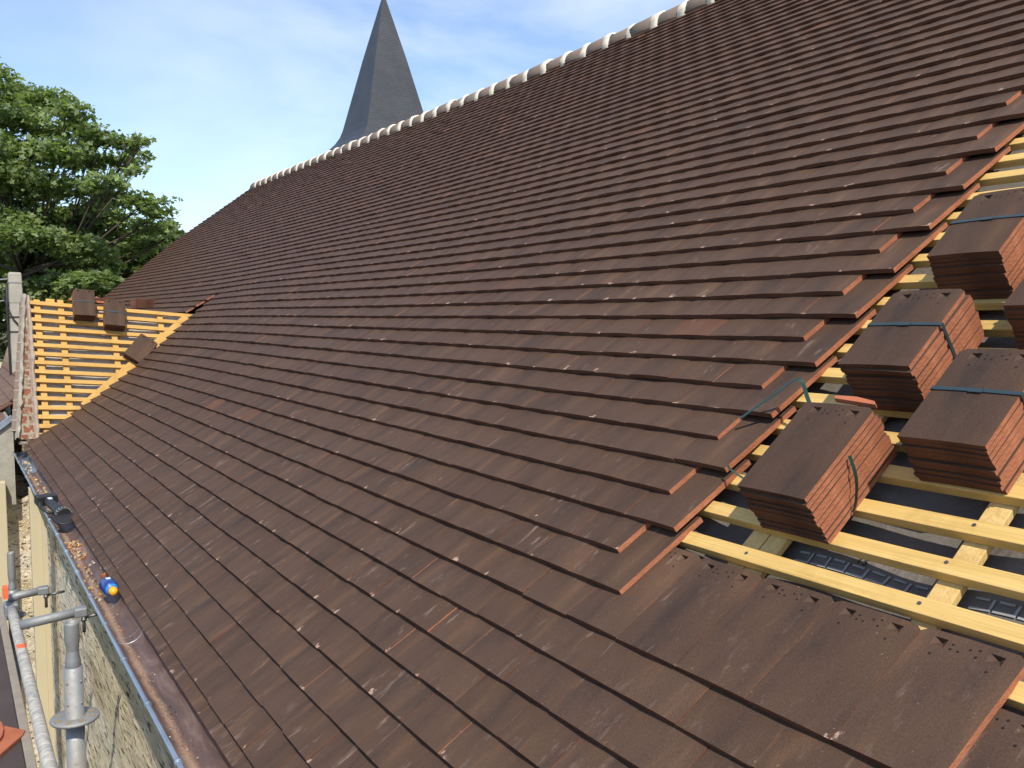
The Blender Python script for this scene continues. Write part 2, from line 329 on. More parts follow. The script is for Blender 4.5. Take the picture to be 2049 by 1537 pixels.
def dusty_galv():
    M = Mat('mortar_splashed_scaffold_tube', 0.6, 0.35, 0.4); n = M.noise(M.coord('Object', (1, 2.2, 1)), 13, 5, 0.7, 1.5)
    c = M.ramp(n, [(0.38, (0.30, 0.31, 0.30)), (0.5, (0.46, 0.43, 0.37)), (0.62, (0.62, 0.58, 0.50))])
    M.color(c); M.bump(n, 0.4, 0.01); return M.m
M_DUSTY = dusty_galv()
def gutter_inside():
    M = Mat('brown_weathered_gutter_zinc', 0.35, 0.75, 0.5); ob = M.coord('Object'); n = M.noise(M.coord('Object', (6, 1.2, 6)), 2.2, 5, 0.65, 0.6)
    c = M.ramp(n, [(0.30, (0.11, 0.072, 0.062)), (0.5, (0.19, 0.115, 0.088)), (0.68, (0.31, 0.22, 0.175))])
    f = M.noise(ob, 190, 3, 0.6)
    sx = N(M.t, 'ShaderNodeSeparateXYZ'); M.l(M.tc.outputs['Object'], sx.inputs[0])
    mid = M.math('SUBTRACT', 1.0, M.math('MULTIPLY', M.math('ABSOLUTE', M.math('ADD', M.math('SUBTRACT', sx.outputs['X'], 0.590), M.math('MULTIPLY', M.math('SUBTRACT', M.noise(ob, 6, 4), 0.5), 0.03))), 46.0), clamp=True)
    grit = M.math('MULTIPLY', mid, M.ramp(f, [(0.40, 0.25), (0.62, 1.0)]))
    c = M.mix(grit, c, (0.34, 0.23, 0.15))
    M.color(c)
    mt = M.ramp(grit, [(0.1, 0.45), (0.5, 0.0)]); M.l(mt, M.b.inputs['Metallic']); M.roughness(M.ramp(grit, [(0.1, 0.46), (0.5, 0.9)]))
    M.bump(f, 0.3, 0.004); return M.m
M_GUTIN = gutter_inside()
M_PVC = plain('sand_coloured_pvc', (0.50, 0.43, 0.285), 0.5, 0, 0.08, 3)
M_DARK = plain('black_tool_plastic', (0.022, 0.022, 0.024), 0.45, 0, 0.2, 20)
M_SILV = plain('brushed_tool_metal', (0.45, 0.44, 0.42), 0.35, 0.8, 0.1, 20)
M_TEAL = plain('dark_teal_plastic', (0.03, 0.055, 0.065), 0.5, 0, 0.1)
M_BLUE = plain('blue_plastic', (0.012, 0.045, 0.22), 0.3, 0, 0.08)
M_LBLUE = plain('light_blue_plastic', (0.03, 0.20, 0.55), 0.3, 0, 0.05)
M_ORANGE = plain('orange_plastic', (0.80, 0.36, 0.02), 0.3, 0, 0.05)
M_LABEL = plain('pale_sticker', (0.55, 0.62, 0.7), 0.5, 0, 0.05)
M_STRAP = plain('green_plastic_strapping', (0.012, 0.045, 0.028), 0.32, 0, 0.1, 30, 0, 0.6)
M_STRAPB = plain('grey_blue_strapping', (0.022, 0.042, 0.050), 0.32, 0, 0.1, 30, 0, 0.6)
M_PAINT = plain('orange_marker_paint', (0.75, 0.13, 0.045), 0.6, 0, 0.1)
M_PRINT = plain('pale_print', (0.27, 0.275, 0.28), 0.6, 0, 0.2, 60)
M_PRINTD = plain('dark_print', (0.012, 0.012, 0.014), 0.6, 0, 0.1)
M_CONC = plain('weathered_concrete', (0.36, 0.34, 0.29), 0.9, 0, 0.3, 9, 0.6)
M_CABLE = plain('black_cable', (0.02, 0.02, 0.02), 0.6)
M_CABLEG = plain('grey_cable', (0.28, 0.28, 0.27), 0.6)
M_PLY = plain('brown_film_faced_plywood', (0.060, 0.042, 0.036), 0.6, 0, 0.35, 6, 0.2)
M_GREYWOOD = plain('weathered_grey_board', (0.25, 0.22, 0.185), 0.8, 0, 0.3, 18, 0.4)
M_NAIL = plain('nail_steel', (0.16, 0.16, 0.17), 0.45, 0.8, 0.1)
M_RENDER = plain('pale_house_render', (0.42, 0.36, 0.28), 0.9, 0, 0.15, 4)
M_GLASS = plain('dark_window_glass', (0.02, 0.022, 0.025), 0.1, 0, 0.05)
def slate():
    M = Mat('dark_slate', 0.5, 0, 0.45)
    b = N(M.t, 'ShaderNodeTexBrick'); M.l(M.coord('UV'), b.inputs['Vector'])
    b.inputs['Color1'].default_value = (0.038, 0.043, 0.050, 1); b.inputs['Color2'].default_value = (0.046, 0.051, 0.058, 1); b.inputs['Mortar'].default_value = (0.032, 0.036, 0.042, 1)
    b.inputs['Scale'].default_value = 1.0; b.inputs['Brick Width'].default_value = 0.16; b.inputs['Row Height'].default_value = 0.10; b.inputs['Mortar Size'].default_value = 0.006
    n = M.noise(M.coord('Object'), 1.2, 5, 0.6); M.color(M.mix(1.0, b.outputs['Color'], M.ramp(n, [(0.3, 0.82), (0.7, 1.2)]), 'MULTIPLY'))
    M.bump(M.math('MULTIPLY', b.outputs['Fac'], -1.0), 0.4, 0.02); return M.m
M_SLATE = slate()
def leafmat(name, dark, light, trans=0.35):
    M = Mat(name, 0.5, 0, 0.35); r = M.attr('rnd')
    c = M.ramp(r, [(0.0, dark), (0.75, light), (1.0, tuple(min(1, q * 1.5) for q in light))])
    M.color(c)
    tr = N(M.t, 'ShaderNodeBsdfTranslucent'); mxs = N(M.t, 'ShaderNodeMixShader'); mxs.inputs[0].default_value = trans
    M.l(M.mix(1.0, c, (1.25, 1.35, 0.5), 'MULTIPLY'), tr.inputs[0]); out = M.t.nodes['Material Output']
    M.l(M.b.outputs[0], mxs.inputs[1]); M.l(tr.outputs[0], mxs.inputs[2]); M.l(mxs.outputs[0], out.inputs[0]); return M.m
M_LEAF = leafmat('plane_tree_leaf', (0.095, 0.145, 0.052), (0.225, 0.29, 0.125), 0.5)
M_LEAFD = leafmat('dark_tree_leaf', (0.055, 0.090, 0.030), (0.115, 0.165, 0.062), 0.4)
M_LEAFY = leafmat('shrub_leaf', (0.035, 0.060, 0.014), (0.12, 0.15, 0.04), 0.3)
M_BARK = plain('dark_bark', (0.070, 0.052, 0.038), 0.9, 0, 0.4, 12, 1.0)
M_BARKP = plain('pale_bark', (0.22, 0.17, 0.115), 0.9, 0, 0.3, 12, 1.0)
def ground_mat():
    M = Mat('rough_grass_ground', 0.95, 0, 0.1); n = M.noise(M.coord('Object'), 0.6, 6, 0.65); f = M.noise(M.coord('Object'), 9, 4, 0.6)
    M.color(M.mix(M.math('MULTIPLY', n, f), (0.05, 0.062, 0.022), (0.20, 0.16, 0.09))); return M.m

# ------------------------------------------------------------------ ground
GZ = -5.4
g = MB(); g.grid([[(x, y, GZ) for x in (-900, 900)] for y in (-900, 900)])
tag(g.build('ground', ground_mat()), kind='structure')

# ------------------------------------------------------------------ clay tiles
def template_simple():
    ys = np.linspace(0, 1, 5); vs = [0.0, 0.37, 1.0]
    P = [(TL * v, y, 0.0) for v in vs for y in ys] + [(TL * v, y, -1.0) for v in (0.0, 1.0) for y in ys]
    UV = [(y, v) for v in vs for y in ys] + [(y, v) for v in (0.0, 1.0) for y in ys]
    F, m = [], []
    for i in range(2):
        for j in range(4): a = i * 5 + j; F.append((a, a + 5, a + 6, a + 1)); m.append(0)
    for j in range(4): F.append((j, j + 1, 16 + j, 15 + j)); m.append(2)
    F.append((0, 15, 20, 10, 5)); m.append(1); F.append((4, 9, 14, 24, 19)); m.append(1)
    for j in range(4): F.append((15 + j, 16 + j, 21 + j, 20 + j)); m.append(1)
    return np.array(P), np.array(UV), F, m
def template_detail():
    """tile with the two wedge-shaped nib hollows and black discs painted for the nail holes at its head"""
    ys = [0, .16, .30, .375, .40, .455, .48, .545, .57, .62, .645, .70, .84, 1]
    vs = [0, .37, .80, .815, .865, .875, .890, .915, .930, .948, .965, 1.0]
    ny = len(ys); P, UV = [], []
    for i, v in enumerate(vs):
        for j, y in enumerate(ys):
            yy = y; vv = v
            if i == len(vs) - 1:
                if j == 0: yy, vv = 0.07, 1.0
                if j == ny - 1: yy, vv = 0.93, 1.0
            P.append([TL * vv, yy, 0.0]); UV.append((yy, vv))
    F, m = [], []
    def cell(y0, y1, v0, v1): return (ys.index(y0), vs.index(v0))
    nib = {(1, 5), (1, 6), (1, 7), (1, 8), (11, 5), (11, 6), (11, 7), (11, 8)}
    holes = {(3, 5), (5, 7), (7, 5), (9, 7), (3, 8), (9, 5), (1, 2), (11, 2)}
    hole_ctr = []
    for i in range(len(vs) - 1):
        for j in range(ny - 1):
            if (j, i) in nib: continue
            a = i * ny + j; q = (a, a + ny, a + ny + 1, a + 1)
            if (j, i) in holes: hole_ctr.append((j, i)); 
            F.append(q); m.append(0)
    for j in (1, 11):           # wedge hollow: deep side to the right (near side), lit slope on the other
        i0, i1 = 5, 9
        loop = [(i0, j), (i1, j), (i1, j + 1), (i0, j + 1)]
        ring = [i * ny + j for i in range(i0, i1 + 1)] + [i * ny + j + 1 for i in range(i1, i0 - 1, -1)]
        ap = len(P); P.append([TL * (vs[i1] - 0.008), ys[j] * 0.45 + ys[j + 1] * 0.55, -0.75]); UV.append((0.5, 0.9))
        n = len(ring)
        for k in range(n): F.append((ring[k], ring[(k + 1) % n], ap)); m.append(0)
    b0 = len(P); P += [[TL * v, y, -1.0] for v in (0.0, 0.965, 1.0) for y in ((0, 1) if v < 1 else (0.07, 0.93))]; UV += [(0, 0)] * 6
    top = len(vs) - 1
    F.append(tuple(range(ny)) + (b0 + 1, b0)); m.append(2)
    F.append(tuple([i * ny for i in range(top)][::-1] + [b0, b0 + 2])); m.append(1)
    F.append(tuple([i * ny + ny - 1 for i in range(top)] + [b0 + 3, b0 + 1])); m.append(1)
    F.append((( top - 1) * ny, b0 + 2, b0 + 4, top * ny)); m.append(1)
    F.append((top * ny + ny - 1, b0 + 5, b0 + 3, (top - 1) * ny + ny - 1)); m.append(1)
    F.append(tuple([top * ny + j for j in range(ny)][::-1] + [b0 + 4, b0 + 5])); m.append(1)
    F.append((b0, b0 + 1, b0 + 3, b0 + 5, b0 + 4, b0 + 2)); m.append(1)
    for j, i in hole_ctr:       # nail holes not cut: flat near-black discs on the face paint their inner shade
        c0 = np.array([TL * (vs[i] + vs[i + 1]) / 2, (ys[j] + ys[j + 1]) / 2, 0.06]); k0 = len(P)
        for q in range(6): P.append([c0[0] + 0.0028 * math.cos(q * math.pi / 3), c0[1] + 0.0028 / W * math.sin(q * math.pi / 3), 0.05]); UV.append((0.5, 0.9))
        F.append(tuple(range(k0, k0 + 6))); m.append(3)
    return np.array(P, float), np.array(UV, float), F, m
M_HOLESHADE = plain('hole_shade_black', (0.006, 0.005, 0.004), 0.9)
TS = template_simple(); TD = template_detail()
def lay_tiles(specs, fn, amp=1.0):
    """specs: (row u start, s start, width, detail?) laid on the surface fn(u, s, w); returns mesh arrays"""
    Vs, Fs, ms, uvs, rn = [], [], [], [], []; base = 0
    for (u0, s0, wd, det, t0, dt, *end) in specs:
        P, UV, F, m = TD if det else TS
        if not (end and end[0]) and rng.random() < 0.88: m = [2 if q == 1 else q for q in m]
        cam_ = (0.0026 + 0.0006 * rng.standard_normal()) * amp; lift = 0.0008 * rng.standard_normal() * amp; tw = 0.0012 * rng.standard_normal() * amp
        du = 0.0010 * rng.standard_normal() * amp; sk = 0.010 * rng.standard_normal() * amp * 0.5
        if rng.random() < 0.04: lift += 0.003
        x, y, z = P[:, 0], P[:, 1], P[:, 2]
        s = s0 + 0.0008 + y * (wd - 0.0016) + sk * (x - 0.1) * 0.5
        w = t0 - dt * x / PW + z * TT + cam_ * (1 - (2 * y - 1) ** 2) + lift * (1 - x / TL) + tw * (y - 0.5) * (1 - 0.6 * x / TL)
        Vs.append(fn(u0 + du + x + 0.004 * sk * (y - 0.5), s, w)); uvs.append(UV)
        Fs += [tuple(base + i for i in f) for f in F]; ms += m; rn += [rng.random()] * len(F); base += len(P)
    return np.vstack(Vs), Fs, ms, np.vstack(uvs), rn
TILE_MATS = [M_TILE, M_CLAY, M_DRIP, M_HOLESHADE]

church = tag(empty('church', (O0[0], 1.7, GZ)), 'long church with a new brown tiled roof, some battens bare, and limewashed stone walls', 'church')
edge_r = [0, 1.06, 2.3, 3.32, 4.35, 5.25, 6.28, 7.18, 8.33, 9.42, 10.33, 11.5, 12.53, 13.4, 14.37, 15.44, 16.63, 17.66, 19.18, 20.0, 22.0]
edge_s = [7.80, 7.84, 7.883, 7.913, 7.957, 7.994, 8.044, 8.079, 8.123, 8.168, 8.208, 8.259, 8.302, 8.348, 8.396, 8.449, 8.504, 8.55, 8.625, 8.65, 8.68]
NROW = 60
specs = []
for r in [0.57] + list(range(1, NROW + 1)):
    odd = (r == 0.57) or (r % 2 == 1)
    start = 0.0 if odd else 0.115
    if r < 8: start += -3.2
    if r == 8: start = -0.9 - 0.0
    far = np.interp(r, edge_r, edge_s) if r <= 22 else np.interp(r, [21, 25, 41, 60], [18.1, 18.25, 19.0, 18.67])
    runs = [(start, far)]
    if r in (18, 19, 20, 21, 22): runs.append(({18: 9.5, 19: 9.3, 20: 9.12, 21: 8.98, 22: 8.84}[r], 18.1))
    for a, b in runs:
        s = a; 
        while s < b - 0.03:
            wd_ = min(W, b - s)
            specs.append((r * PW, s, wd_, r == 8 and s < 0.6 or (r == 7 and s < -0.3), 0.0 if r != 0.57 else -0.012, TT, s == a))
            s += W
V, F, m, uv, rn = lay_tiles(specs, roof_pt)
cover = bpy.data.objects.new('tile_covering', mesh_np('tile_covering', V, F, TILE_MATS, m, uv, rn)); link(cover, church)
# the slope on the other side of the ridge, and a plain deck under the tiles
UR = 60.9 * PW
def back_pt(u, s, w):   # mirrored slope
    p = roof_pt(2 * UR - u, s, w, False); q = O0 + UR * EV
    return np.stack([2 * q[0] - p[..., 0] if False else q[0] + (u - UR) * EV[0], p[..., 1], q[2] - (u - UR) * EV[2]], -1)
bk = MB(); bk.grid([[roof_pt(UR - 0.02, s, 0, False) if k == 0 else np.array([2 * (O0 + UR * EV)[0] - O0[0], O0[1] + s, O0[2]]) for s in (-3.5, 18.4)] for k in (0, 1)])
bk.build('back_roof_slope', M_RIDGE, church)
us = np.linspace(0.1, UR - 0.05, 150); ss = np.concatenate([np.linspace(-4, -1.6, 20), np.linspace(-1.55, 0.6, 60), np.linspace(0.7, 18.2, 90)])
memb = MB(); uu, sg = np.meshgrid(us, ss, indexing='ij')
def memb_w(uu, sg): return -0.122 + 0.6 * (0.012 * np.sin(uu * 9 + 3 * np.sin(sg * 2.1)) + 0.014 * np.sin(sg * 13.6) + 0.006 * np.sin(uu * 31 + 4 * np.sin(sg * 5.3)))
memb.grid(roof_pt(uu, sg, memb_w(uu, sg)), 0, True); memb.build('roofing_membrane', M_MEMB, church)
# battens (rows 8 to the ridge) over counter battens
for k in range(8, 61):
    jit = lambda: 0.004 * rng.standard_normal()
    u0 = (k + 0.165) * PW; n = 5; sa = np.linspace(-4.0 + jit(), 0.55, n)
    b = MB(); hw = 0.0205; ht = 0.0135; base = -0.0655 + 0.1 * jit() * 0
    c = [roof_pt(u0 + jit() * 0.6, s, base) for s in sa]
    vs, fs = [], []
    for p in c: vs += [p - hw * EV - ht * NV, p + hw * EV - ht * NV, p + hw * EV + ht * NV, p - hw * EV + ht * NV]
    for i in range(n - 1):
        for q in range(4): fs.append((4 * i + q, 4 * i + (q + 1) % 4, 4 * i + 4 + (q + 1) % 4, 4 * i + 4 + q))
    fs += [(0, 1, 2, 3)[::-1], tuple(4 * n - 4 + i for i in range(4))]
    b.add(vs, fs); bo = b.build('batten', M_BATT, church, 0.002)
    if k <= 16:
        for s in (-0.20, -0.665, -1.13):
            nb = MB(); nb.lathe([(0.0045, 0), (0.0045, 0.0018)], roof_pt(u0 + 0.004 + jit(), s + jit(), base + ht - 0.0002), NV, 8); nb.build('nail', M_NAIL, bo)
for i, s in enumerate((0.26, -0.172, -0.228, -0.672, -1.13, -1.6, -2.07, -2.54, -3.0)):
    b = MB(); ua = np.linspace(0.9, UR - 0.1, 12); hw = 0.0265 if i not in (1, 2) else 0.026
    P = [roof_pt(u, s, -0.0805) for u in ua]; vs, fs = [], []
    for p in P: vs += [p - hw * YV - 0.019 * NV, p + hw * YV - 0.019 * NV, p + hw * YV, p - hw * YV]
    for q in range(len(ua) - 1):
        for z in range(4): fs.append((4 * q + z, 4 * q + 4 + z, 4 * q + 4 + (z + 1) % 4, 4 * q + (z + 1) % 4))
    fs.append((0, 1, 2, 3)); b.add(vs, fs); b.build('counter_batten', M_CB, church, 0.002)
# print on the membrane
def on_memb(u, s, w=0.0035): return roof_pt(u, s, memb_w(np.asarray(u), np.asarray(s)) + w)
def mark(u0, s0, du, ds):
    pr.add([on_memb(u0, s0), on_memb(u0, s0 + ds), on_memb(u0 + du, s0 + ds), on_memb(u0 + du, s0)], [(0, 1, 2, 3)], 0)
for ub, s0_, s1_ in ((1.335, -0.27, -0.60), (1.335, -0.71, -1.06), (1.78, -0.55, -0.95)):
    sb = s0_; pr = MB()
    while sb > s1_:
        mark(ub, sb - 0.040, 0.006, 0.040); mark(ub + 0.026, sb - 0.034, 0.006, 0.030); mark(ub, sb - 0.046, 0.032, 0.006); sb -= 0.050
    pr.build('printed_mark', M_PRINT, church)
tcu = bpy.data.curves.new('printed_number', 'FONT'); tcu.body = '15'; tcu.size = 0.030; tcu.align_x = 'CENTER'
dg = bpy.data.objects.new('tmp', tcu); COL.objects.link(dg); bpy.context.view_layer.update()
tm = bpy.data.meshes.new_from_object(dg.evaluated_get(bpy.context.evaluated_depsgraph_get())); bpy.data.objects.remove(dg)
p0 = on_memb(1.366, -0.437, 0.0); tv = np.empty(len(tm.vertices) * 3); tm.vertices.foreach_get('co', tv); tv = tv.reshape(-1, 3); tv = on_memb(1.373 + tv[:, 1], -0.437 - tv[:, 0], 0.002); tm.vertices.foreach_set('co', tv.astype(np.float32).ravel())
tm.materials.clear(); tm.materials.append(M_PRINTD)
to = bpy.data.objects.new('printed_number', tm); link(to, church)

# ridge tiles with white mortar collars
ridge_u = 61.0 * PW
rp = MB()
s = -3.0; k = 0
while s < 18.5:
    c = roof_pt(ridge_u, s, -0.062); c2 = roof_pt(ridge_u, s + 0.385, -0.062)
    b = MB(); n = 14; vs = []
    jz = 0.004 * rng.standard_normal(3); jz[1] = 0
    for t, rad in ((0.0, 0.116), (0.5, 0.112), (1.0, 0.108)):
        p = c * (1 - t) + c2 * t + jz
        for q in range(n + 1):
            a = math.radians(-22) + math.radians(224) * q / n
            vs.append(p + np.array([rad * math.cos(a), 0, rad * math.sin(a)]))
    fs = [(i * (n + 1) + q, i * (n + 1) + q + 1, (i + 1) * (n + 1) + q + 1, (i + 1) * (n + 1) + q) for i in range(2) for q in range(n)]
    b.add(vs, fs, 0, True); ro = b.build('ridge_tile', M_RIDGE, church)
    md = ro.modifiers.new('thick', 'SOLIDIFY'); md.thickness = 0.014; md.offset = -1
    b = MB(); vs = []; w_ = 0.040 + 0.010 * rng.random()
    for dy, rad in ((-w_, 0.116), (-w_, 0.130), (-0.3 * w_, 0.138), (w_, 0.136), (w_ * 1.5, 0.114)):
        for q in range(n + 1):
            a = math.radians(-20) + math.radians(220) * q / n; rr = rad + 0.004 * math.sin(q * 1.7 + k) + 0.003 * rng.standard_normal()
            vs.append(c + jz + np.array([rr * math.cos(a), dy, rr * math.sin(a)]))
    fs = [(i * (n + 1) + q, i * (n + 1) + q + 1, (i + 1) * (n + 1) + q + 1, (i + 1) * (n + 1) + q) for i in range(4) for q in range(n)]
    b.add(vs, fs, 0, True); b.build('mortar_collar', M_WHITE, ro)
    s += 0.385; k += 1
b = MB(); s = -3.0
while s < 18.5:
    p = roof_pt(60.62 * PW, s + 0.1, 0.006); b.box(p, 0.05 * EV, (0.075 + 0.012 * rng.random()) * YV, 0.008 * NV); s += 0.2
b.build('ridge_course', M_RED, church)

# stone wall under the eave, with real relief
XW = 0.675
ya = np.arange(-3.0, 21.0, 0.055); za = np.arange(GZ - 0.2, -1.33, 0.055)
yy, zz = np.meshgrid(ya, za)
def vnoise(y, z, sc, seed):
    r2 = np.random.default_rng(seed); T = r2.random((256, 256)); y, z = y / sc + 50, z / sc + 50
    i, j = np.floor(y).astype(int), np.floor(z).astype(int); a, b = y - i, z - j; a = a * a * (3 - 2 * a); b = b * b * (3 - 2 * b)
    i %= 255; j %= 255
    return (T[i, j] * (1 - a) + T[i + 1, j] * a) * (1 - b) + (T[i, j + 1] * (1 - a) + T[i + 1, j + 1] * a) * b
rel = 0.008 * vnoise(yy, zz, 0.6, 1) + 0.014 * vnoise(yy * 0.45, zz, 0.15, 2) + 0.012 * vnoise(yy * 0.5, zz, 0.07, 3)
wl = MB(); wl.grid(np.stack([XW + 0.045 - rel, yy, zz], -1), 0, True)
wl.box((3.5, 20.9, (GZ - 0.9) / 2), (2.8, 0, 0), (0, 0.12, 0), (0, 0, (-0.9 - GZ) / 2)); wl.build('stone_wall', M_STONE, church)
gb = MB(); q = O0 + UR * EV   # gable end under the far verge
gb.add([(O0[0] + 0.1, 20.1, GZ), (q[0] * 2 - O0[0], 20.1, GZ), (q[0] * 2 - O0[0], 20.1, O0[2] - 0.1), (q[0], 20.1, q[2] - 0.12), (O0[0] + 0.1, 20.1, O0[2] - 0.1)], [(0, 1, 2, 3, 4)]); gb.build('gable_wall', M_STONE, church)
# downpipes
for (y, x) in ((8.05, 0.575),):
    b = MB(); b.box((x, y, (GZ - 1.36) / 2), (0.045, 0, 0), (0, 0.05, 0), (0, 0, (-1.36 - GZ) / 2)); dp = b.build('downpipe', M_PVC, church, 0.008)
    b = MB(); b.box((x + 0.05, y - 0.06, (GZ - 1.5) / 2), (0.018, 0, 0), (0, 0.022, 0), (0, 0, (-1.5 - GZ) / 2)); b.build('downpipe_backing', M_PVC, dp)

# gutter
GX, GZc, GR = 0.598, -1.292, 0.068; Y0, Y1 = -3.0, 10.22
gu = empty('gutter', (GX, 4, GZc)); gu.parent = church; gu.matrix_parent_inverse = parent_inv(church)
def half_round(ya, yb, rad, n=14, a0=180, a1=372):
    return [[(GX + rad * math.cos(math.radians(a0 + (a1 - a0) * q / n)), y, GZc + rad * math.sin(math.radians(a0 + (a1 - a0) * q / n))) for q in range(n + 1)] for y in (ya, yb)]
b = MB(); 
for ya_, yb_ in ((Y0, 3.92), (3.92, 7.0), (7.0, 9.35)): b.grid(half_round(ya_, yb_, GR if ya_ != 3.92 else GR + 0.0015), 0, True); b.grid([[(GX + GR * 0.98, y, GZc + 0.012), (GX + GR * 1.02, y, GZc + 0.020), (GX + GR * 1.25, y, GZc + 0.022)] for y in (ya_, yb_)])
ch = b.build('channel', M_GUTIN, gu)
b = MB(); b.grid(half_round(8.75, Y1, GR - 0.0015), 0, True); b.grid([[(GX + 0.068, y, GZc + 0.014), (GX + 0.16, y, GZc + 0.04)] for y in (8.75, Y1)]); b.build('end_sheet', M_ZINCN, gu)
b = MB(); b.tube([(GX - GR - 0.004, Y0, GZc + 0.004), (GX - GR - 0.004, Y1, GZc + 0.004)], 0.0085, 12); b.build('bead', M_ZINC, gu)
y = 2.16
while y < 10:
    b = MB(); b.tube([(GX - GR - 0.004, y - 0.006, GZc + 0.004), (GX - GR - 0.004, y + 0.006, GZc + 0.004)], 0.0122, 12)
    b.tube([(GX + (GR + 0.004) * math.cos(math.radians(a)), y, GZc + (GR + 0.004) * math.sin(math.radians(a))) for a in range(180, 361, 15)], 0.003, 6)
    b.build('bracket', M_ZINC, gu); y += 0.46
for y in (3.92, 7.0):
    b = MB(); b.tube([(GX + (GR - 0.001) * math.cos(math.radians(a)), y, GZc + (GR - 0.001) * math.sin(math.radians(a))) for a in range(182, 361, 12)], 0.0018, 6); b.build('solder_seam', M_ZINC, gu)

# ------------------------------------------------------------------ side wing with bare battens
WTL = np.array([0.777, 10.4, 0.205]); WTR = np.array([2.417, 10.4, 0.067]); WBL = np.array([0.751, 9.63, -1.084])
wn = np.cross(WTR - WTL, WBL - WTL); wn /= np.linalg.norm(wn); wn *= np.sign(wn[2])
wx = (WTR - WTL) / np.linalg.norm(WTR - WTL); wup = np.cross(wn, wx); wup *= np.sign(wup[2])   # across, up the slope
HW = float(np.dot(WTL - WBL, wup))      # slope length
WSK = float(np.dot(WBL - WTL, wx))
def wing(a, d, w=0.0): return WTL + (a + WSK * d / HW) * wx - d * wup + w * wn     # a across from the gable, d down from the ridge
wingo = tag(empty('cross_wing', tuple(wing(0.8, 0.7, -0.5))), 'steep side wing of yellow battens over grey felt, between brick gable and tiled roof', 'building')
def on_wing(px, py, w=0.0):
    d = ray(px, py); p0 = WTL + w * wn; t = (wn @ p0) / (wn @ d); return t * d
def vall(d):   # where the main tiles cut across the wing
    return np.interp(d, [0, 0.15, 0.4, 0.7, 1.0, 1.3, 1.5], [1.66, 1.56, 1.22, 0.85, 0.50, 0.15, -0.02])
b = MB(); D = np.linspace(-0.01, HW + 0.12, 22); b.grid([[wing(a, d, -0.075 + 0.016 * math.sin(7 * a + 5 * d) * math.sin(11 * d + 2 * a)) for a in np.linspace(0.02, 2.2, 30)] for d in D], 0, True)
b.build('breather_felt', M_FELT, wingo)
nb = 16
for k in range(nb):
    d = 0.045 + k * (HW + 0.03) / 15.3; a1 = vall(d) + 0.36
    a1 = min(a1, 1.78)
    b = MB(); b.bar(wing(-0.01, d + 0.003 * rng.standard_normal(), -0.016), wing(a1, d + 0.003 * rng.standard_normal(), -0.016), 0.021 * wup, 0.013 * wn); bo = b.build('batten', M_BATTX, wingo)
for a, d0, d1 in ((0.02, -0.01, HW + 0.1), (0.24, -0.03, HW + 0.02), (0.73, 0.0, 1.02), (1.22, 0.02, 0.55)):
    b = MB(); b.bar(wing(a + 0.035, d0, -0.047), wing(a + 0.045, d1, -0.047), 0.028 * wx, 0.017 * wn); b.build('counter_batten', M_BATTX, wingo)
b = MB(); b.bar(wing(0.14, -0.012, -0.05), wing(0.22, -0.012, -0.05), 0.02 * wup, 0.02 * wn); b.build('ridge_block', M_BATTX, wingo)
b = MB(); p, q = on_wing(168, 812) - 0.012 * wn, on_wing(374, 634) - 0.012 * wn; dv = (q - p) / np.linalg.norm(q - p); sv = np.cross(wn, dv); b.bar(p, q, 0.04 * sv, 0.011 * wn); b.build('valley_board', M_BATTX, wingo)
b = MB(); b.grid([[wing(a, 0, -0.05) + np.array([0, dy, -dy * 1.5]) for a in (-0.1, 2.3)] for dy in (0.02, 2.6)]); b.build('back_slope', M_RIDGE, wingo)
b = MB()
for a in (0.36, 0.58): b.bar(wing(a, -0.035, -0.01) + np.array([0, .05, 0]), wing(a + 0.21, -0.035, -0.01) + np.array([0, .05, 0]), 0.012 * wup, 0.05 * YV)
b.build('ridge_course', M_RED, wingo)
# brick gable at the wing's left end: raking slab
gx1 = -0.012
def gx0_(d): return -0.062 - 0.12 * max(0.0, d) / HW
b = MB(); seg = 26
def rake(a, d, w): return wing(a, d, w)
vs = []
for i in range(seg + 1):
    d = -0.02 + (HW + 0.10) * i / seg
    for a in np.linspace(gx0_(d), gx1, 7): vs.append(rake(a, d, -0.03 + 0.018 * vnoise(np.array(a), np.array(d), 0.045, 5)))
b.add(vs, [(i * 7 + j, i * 7 + j + 1, (i + 1) * 7 + j + 1, (i + 1) * 7 + j) for i in range(seg) for j in range(6)], 0)
t0, t1 = rake(gx0_(0), -0.02, -0.03), rake(gx0_(HW), HW + 0.10, -0.03); t2, t3 = rake(gx1, -0.02, -0.03), rake(gx1, HW + 0.10, -0.03)
dn = lambda p: np.array([p[0], p[1] + 0.0, -1.20])
b.add([t0, t1, dn(t1), dn(t0)], [(0, 1, 2, 3)]); b.add([t1, t3, dn(t3), dn(t1)], [(0, 1, 2, 3)]); b.add([t0, t2, dn(t2), dn(t0)], [(0, 1, 2, 3)])
b.build('brick_gable', M_BRICK, wingo)
b = MB(); n = 30
for off0, wid, hgt, mi in ((None, 0.026, 0.035, 0), (gx1 - 0.012, 0.026, 0.012, 1)):
    vs = []
    for i in range(n + 1):
        d = -0.03 + (HW + 0.12) * i / n; off = gx0_(d) if off0 is None else off0; j1, j2, j3 = 0.005 * rng.standard_normal(3)
        for da, dw in ((-wid + j1, -0.03), (-0.4 * wid, hgt + j2), (0.5 * wid + j3, hgt * 0.7), (wid + j3, -0.02)): vs.append(wing(off + da, d, dw))
    b.add(vs, [(i * 4 + j, i * 4 + j + 1, i * 4 + 5 + j, i * 4 + 4 + j) for i in range(n) for j in range(3)], mi)
b.build('mortar_fillet', [M_MORTAR, plain('pinkish_lime_mortar', (0.33, 0.26, 0.21), 0.9, 0, 0.3, 20, 0.6)], wingo)
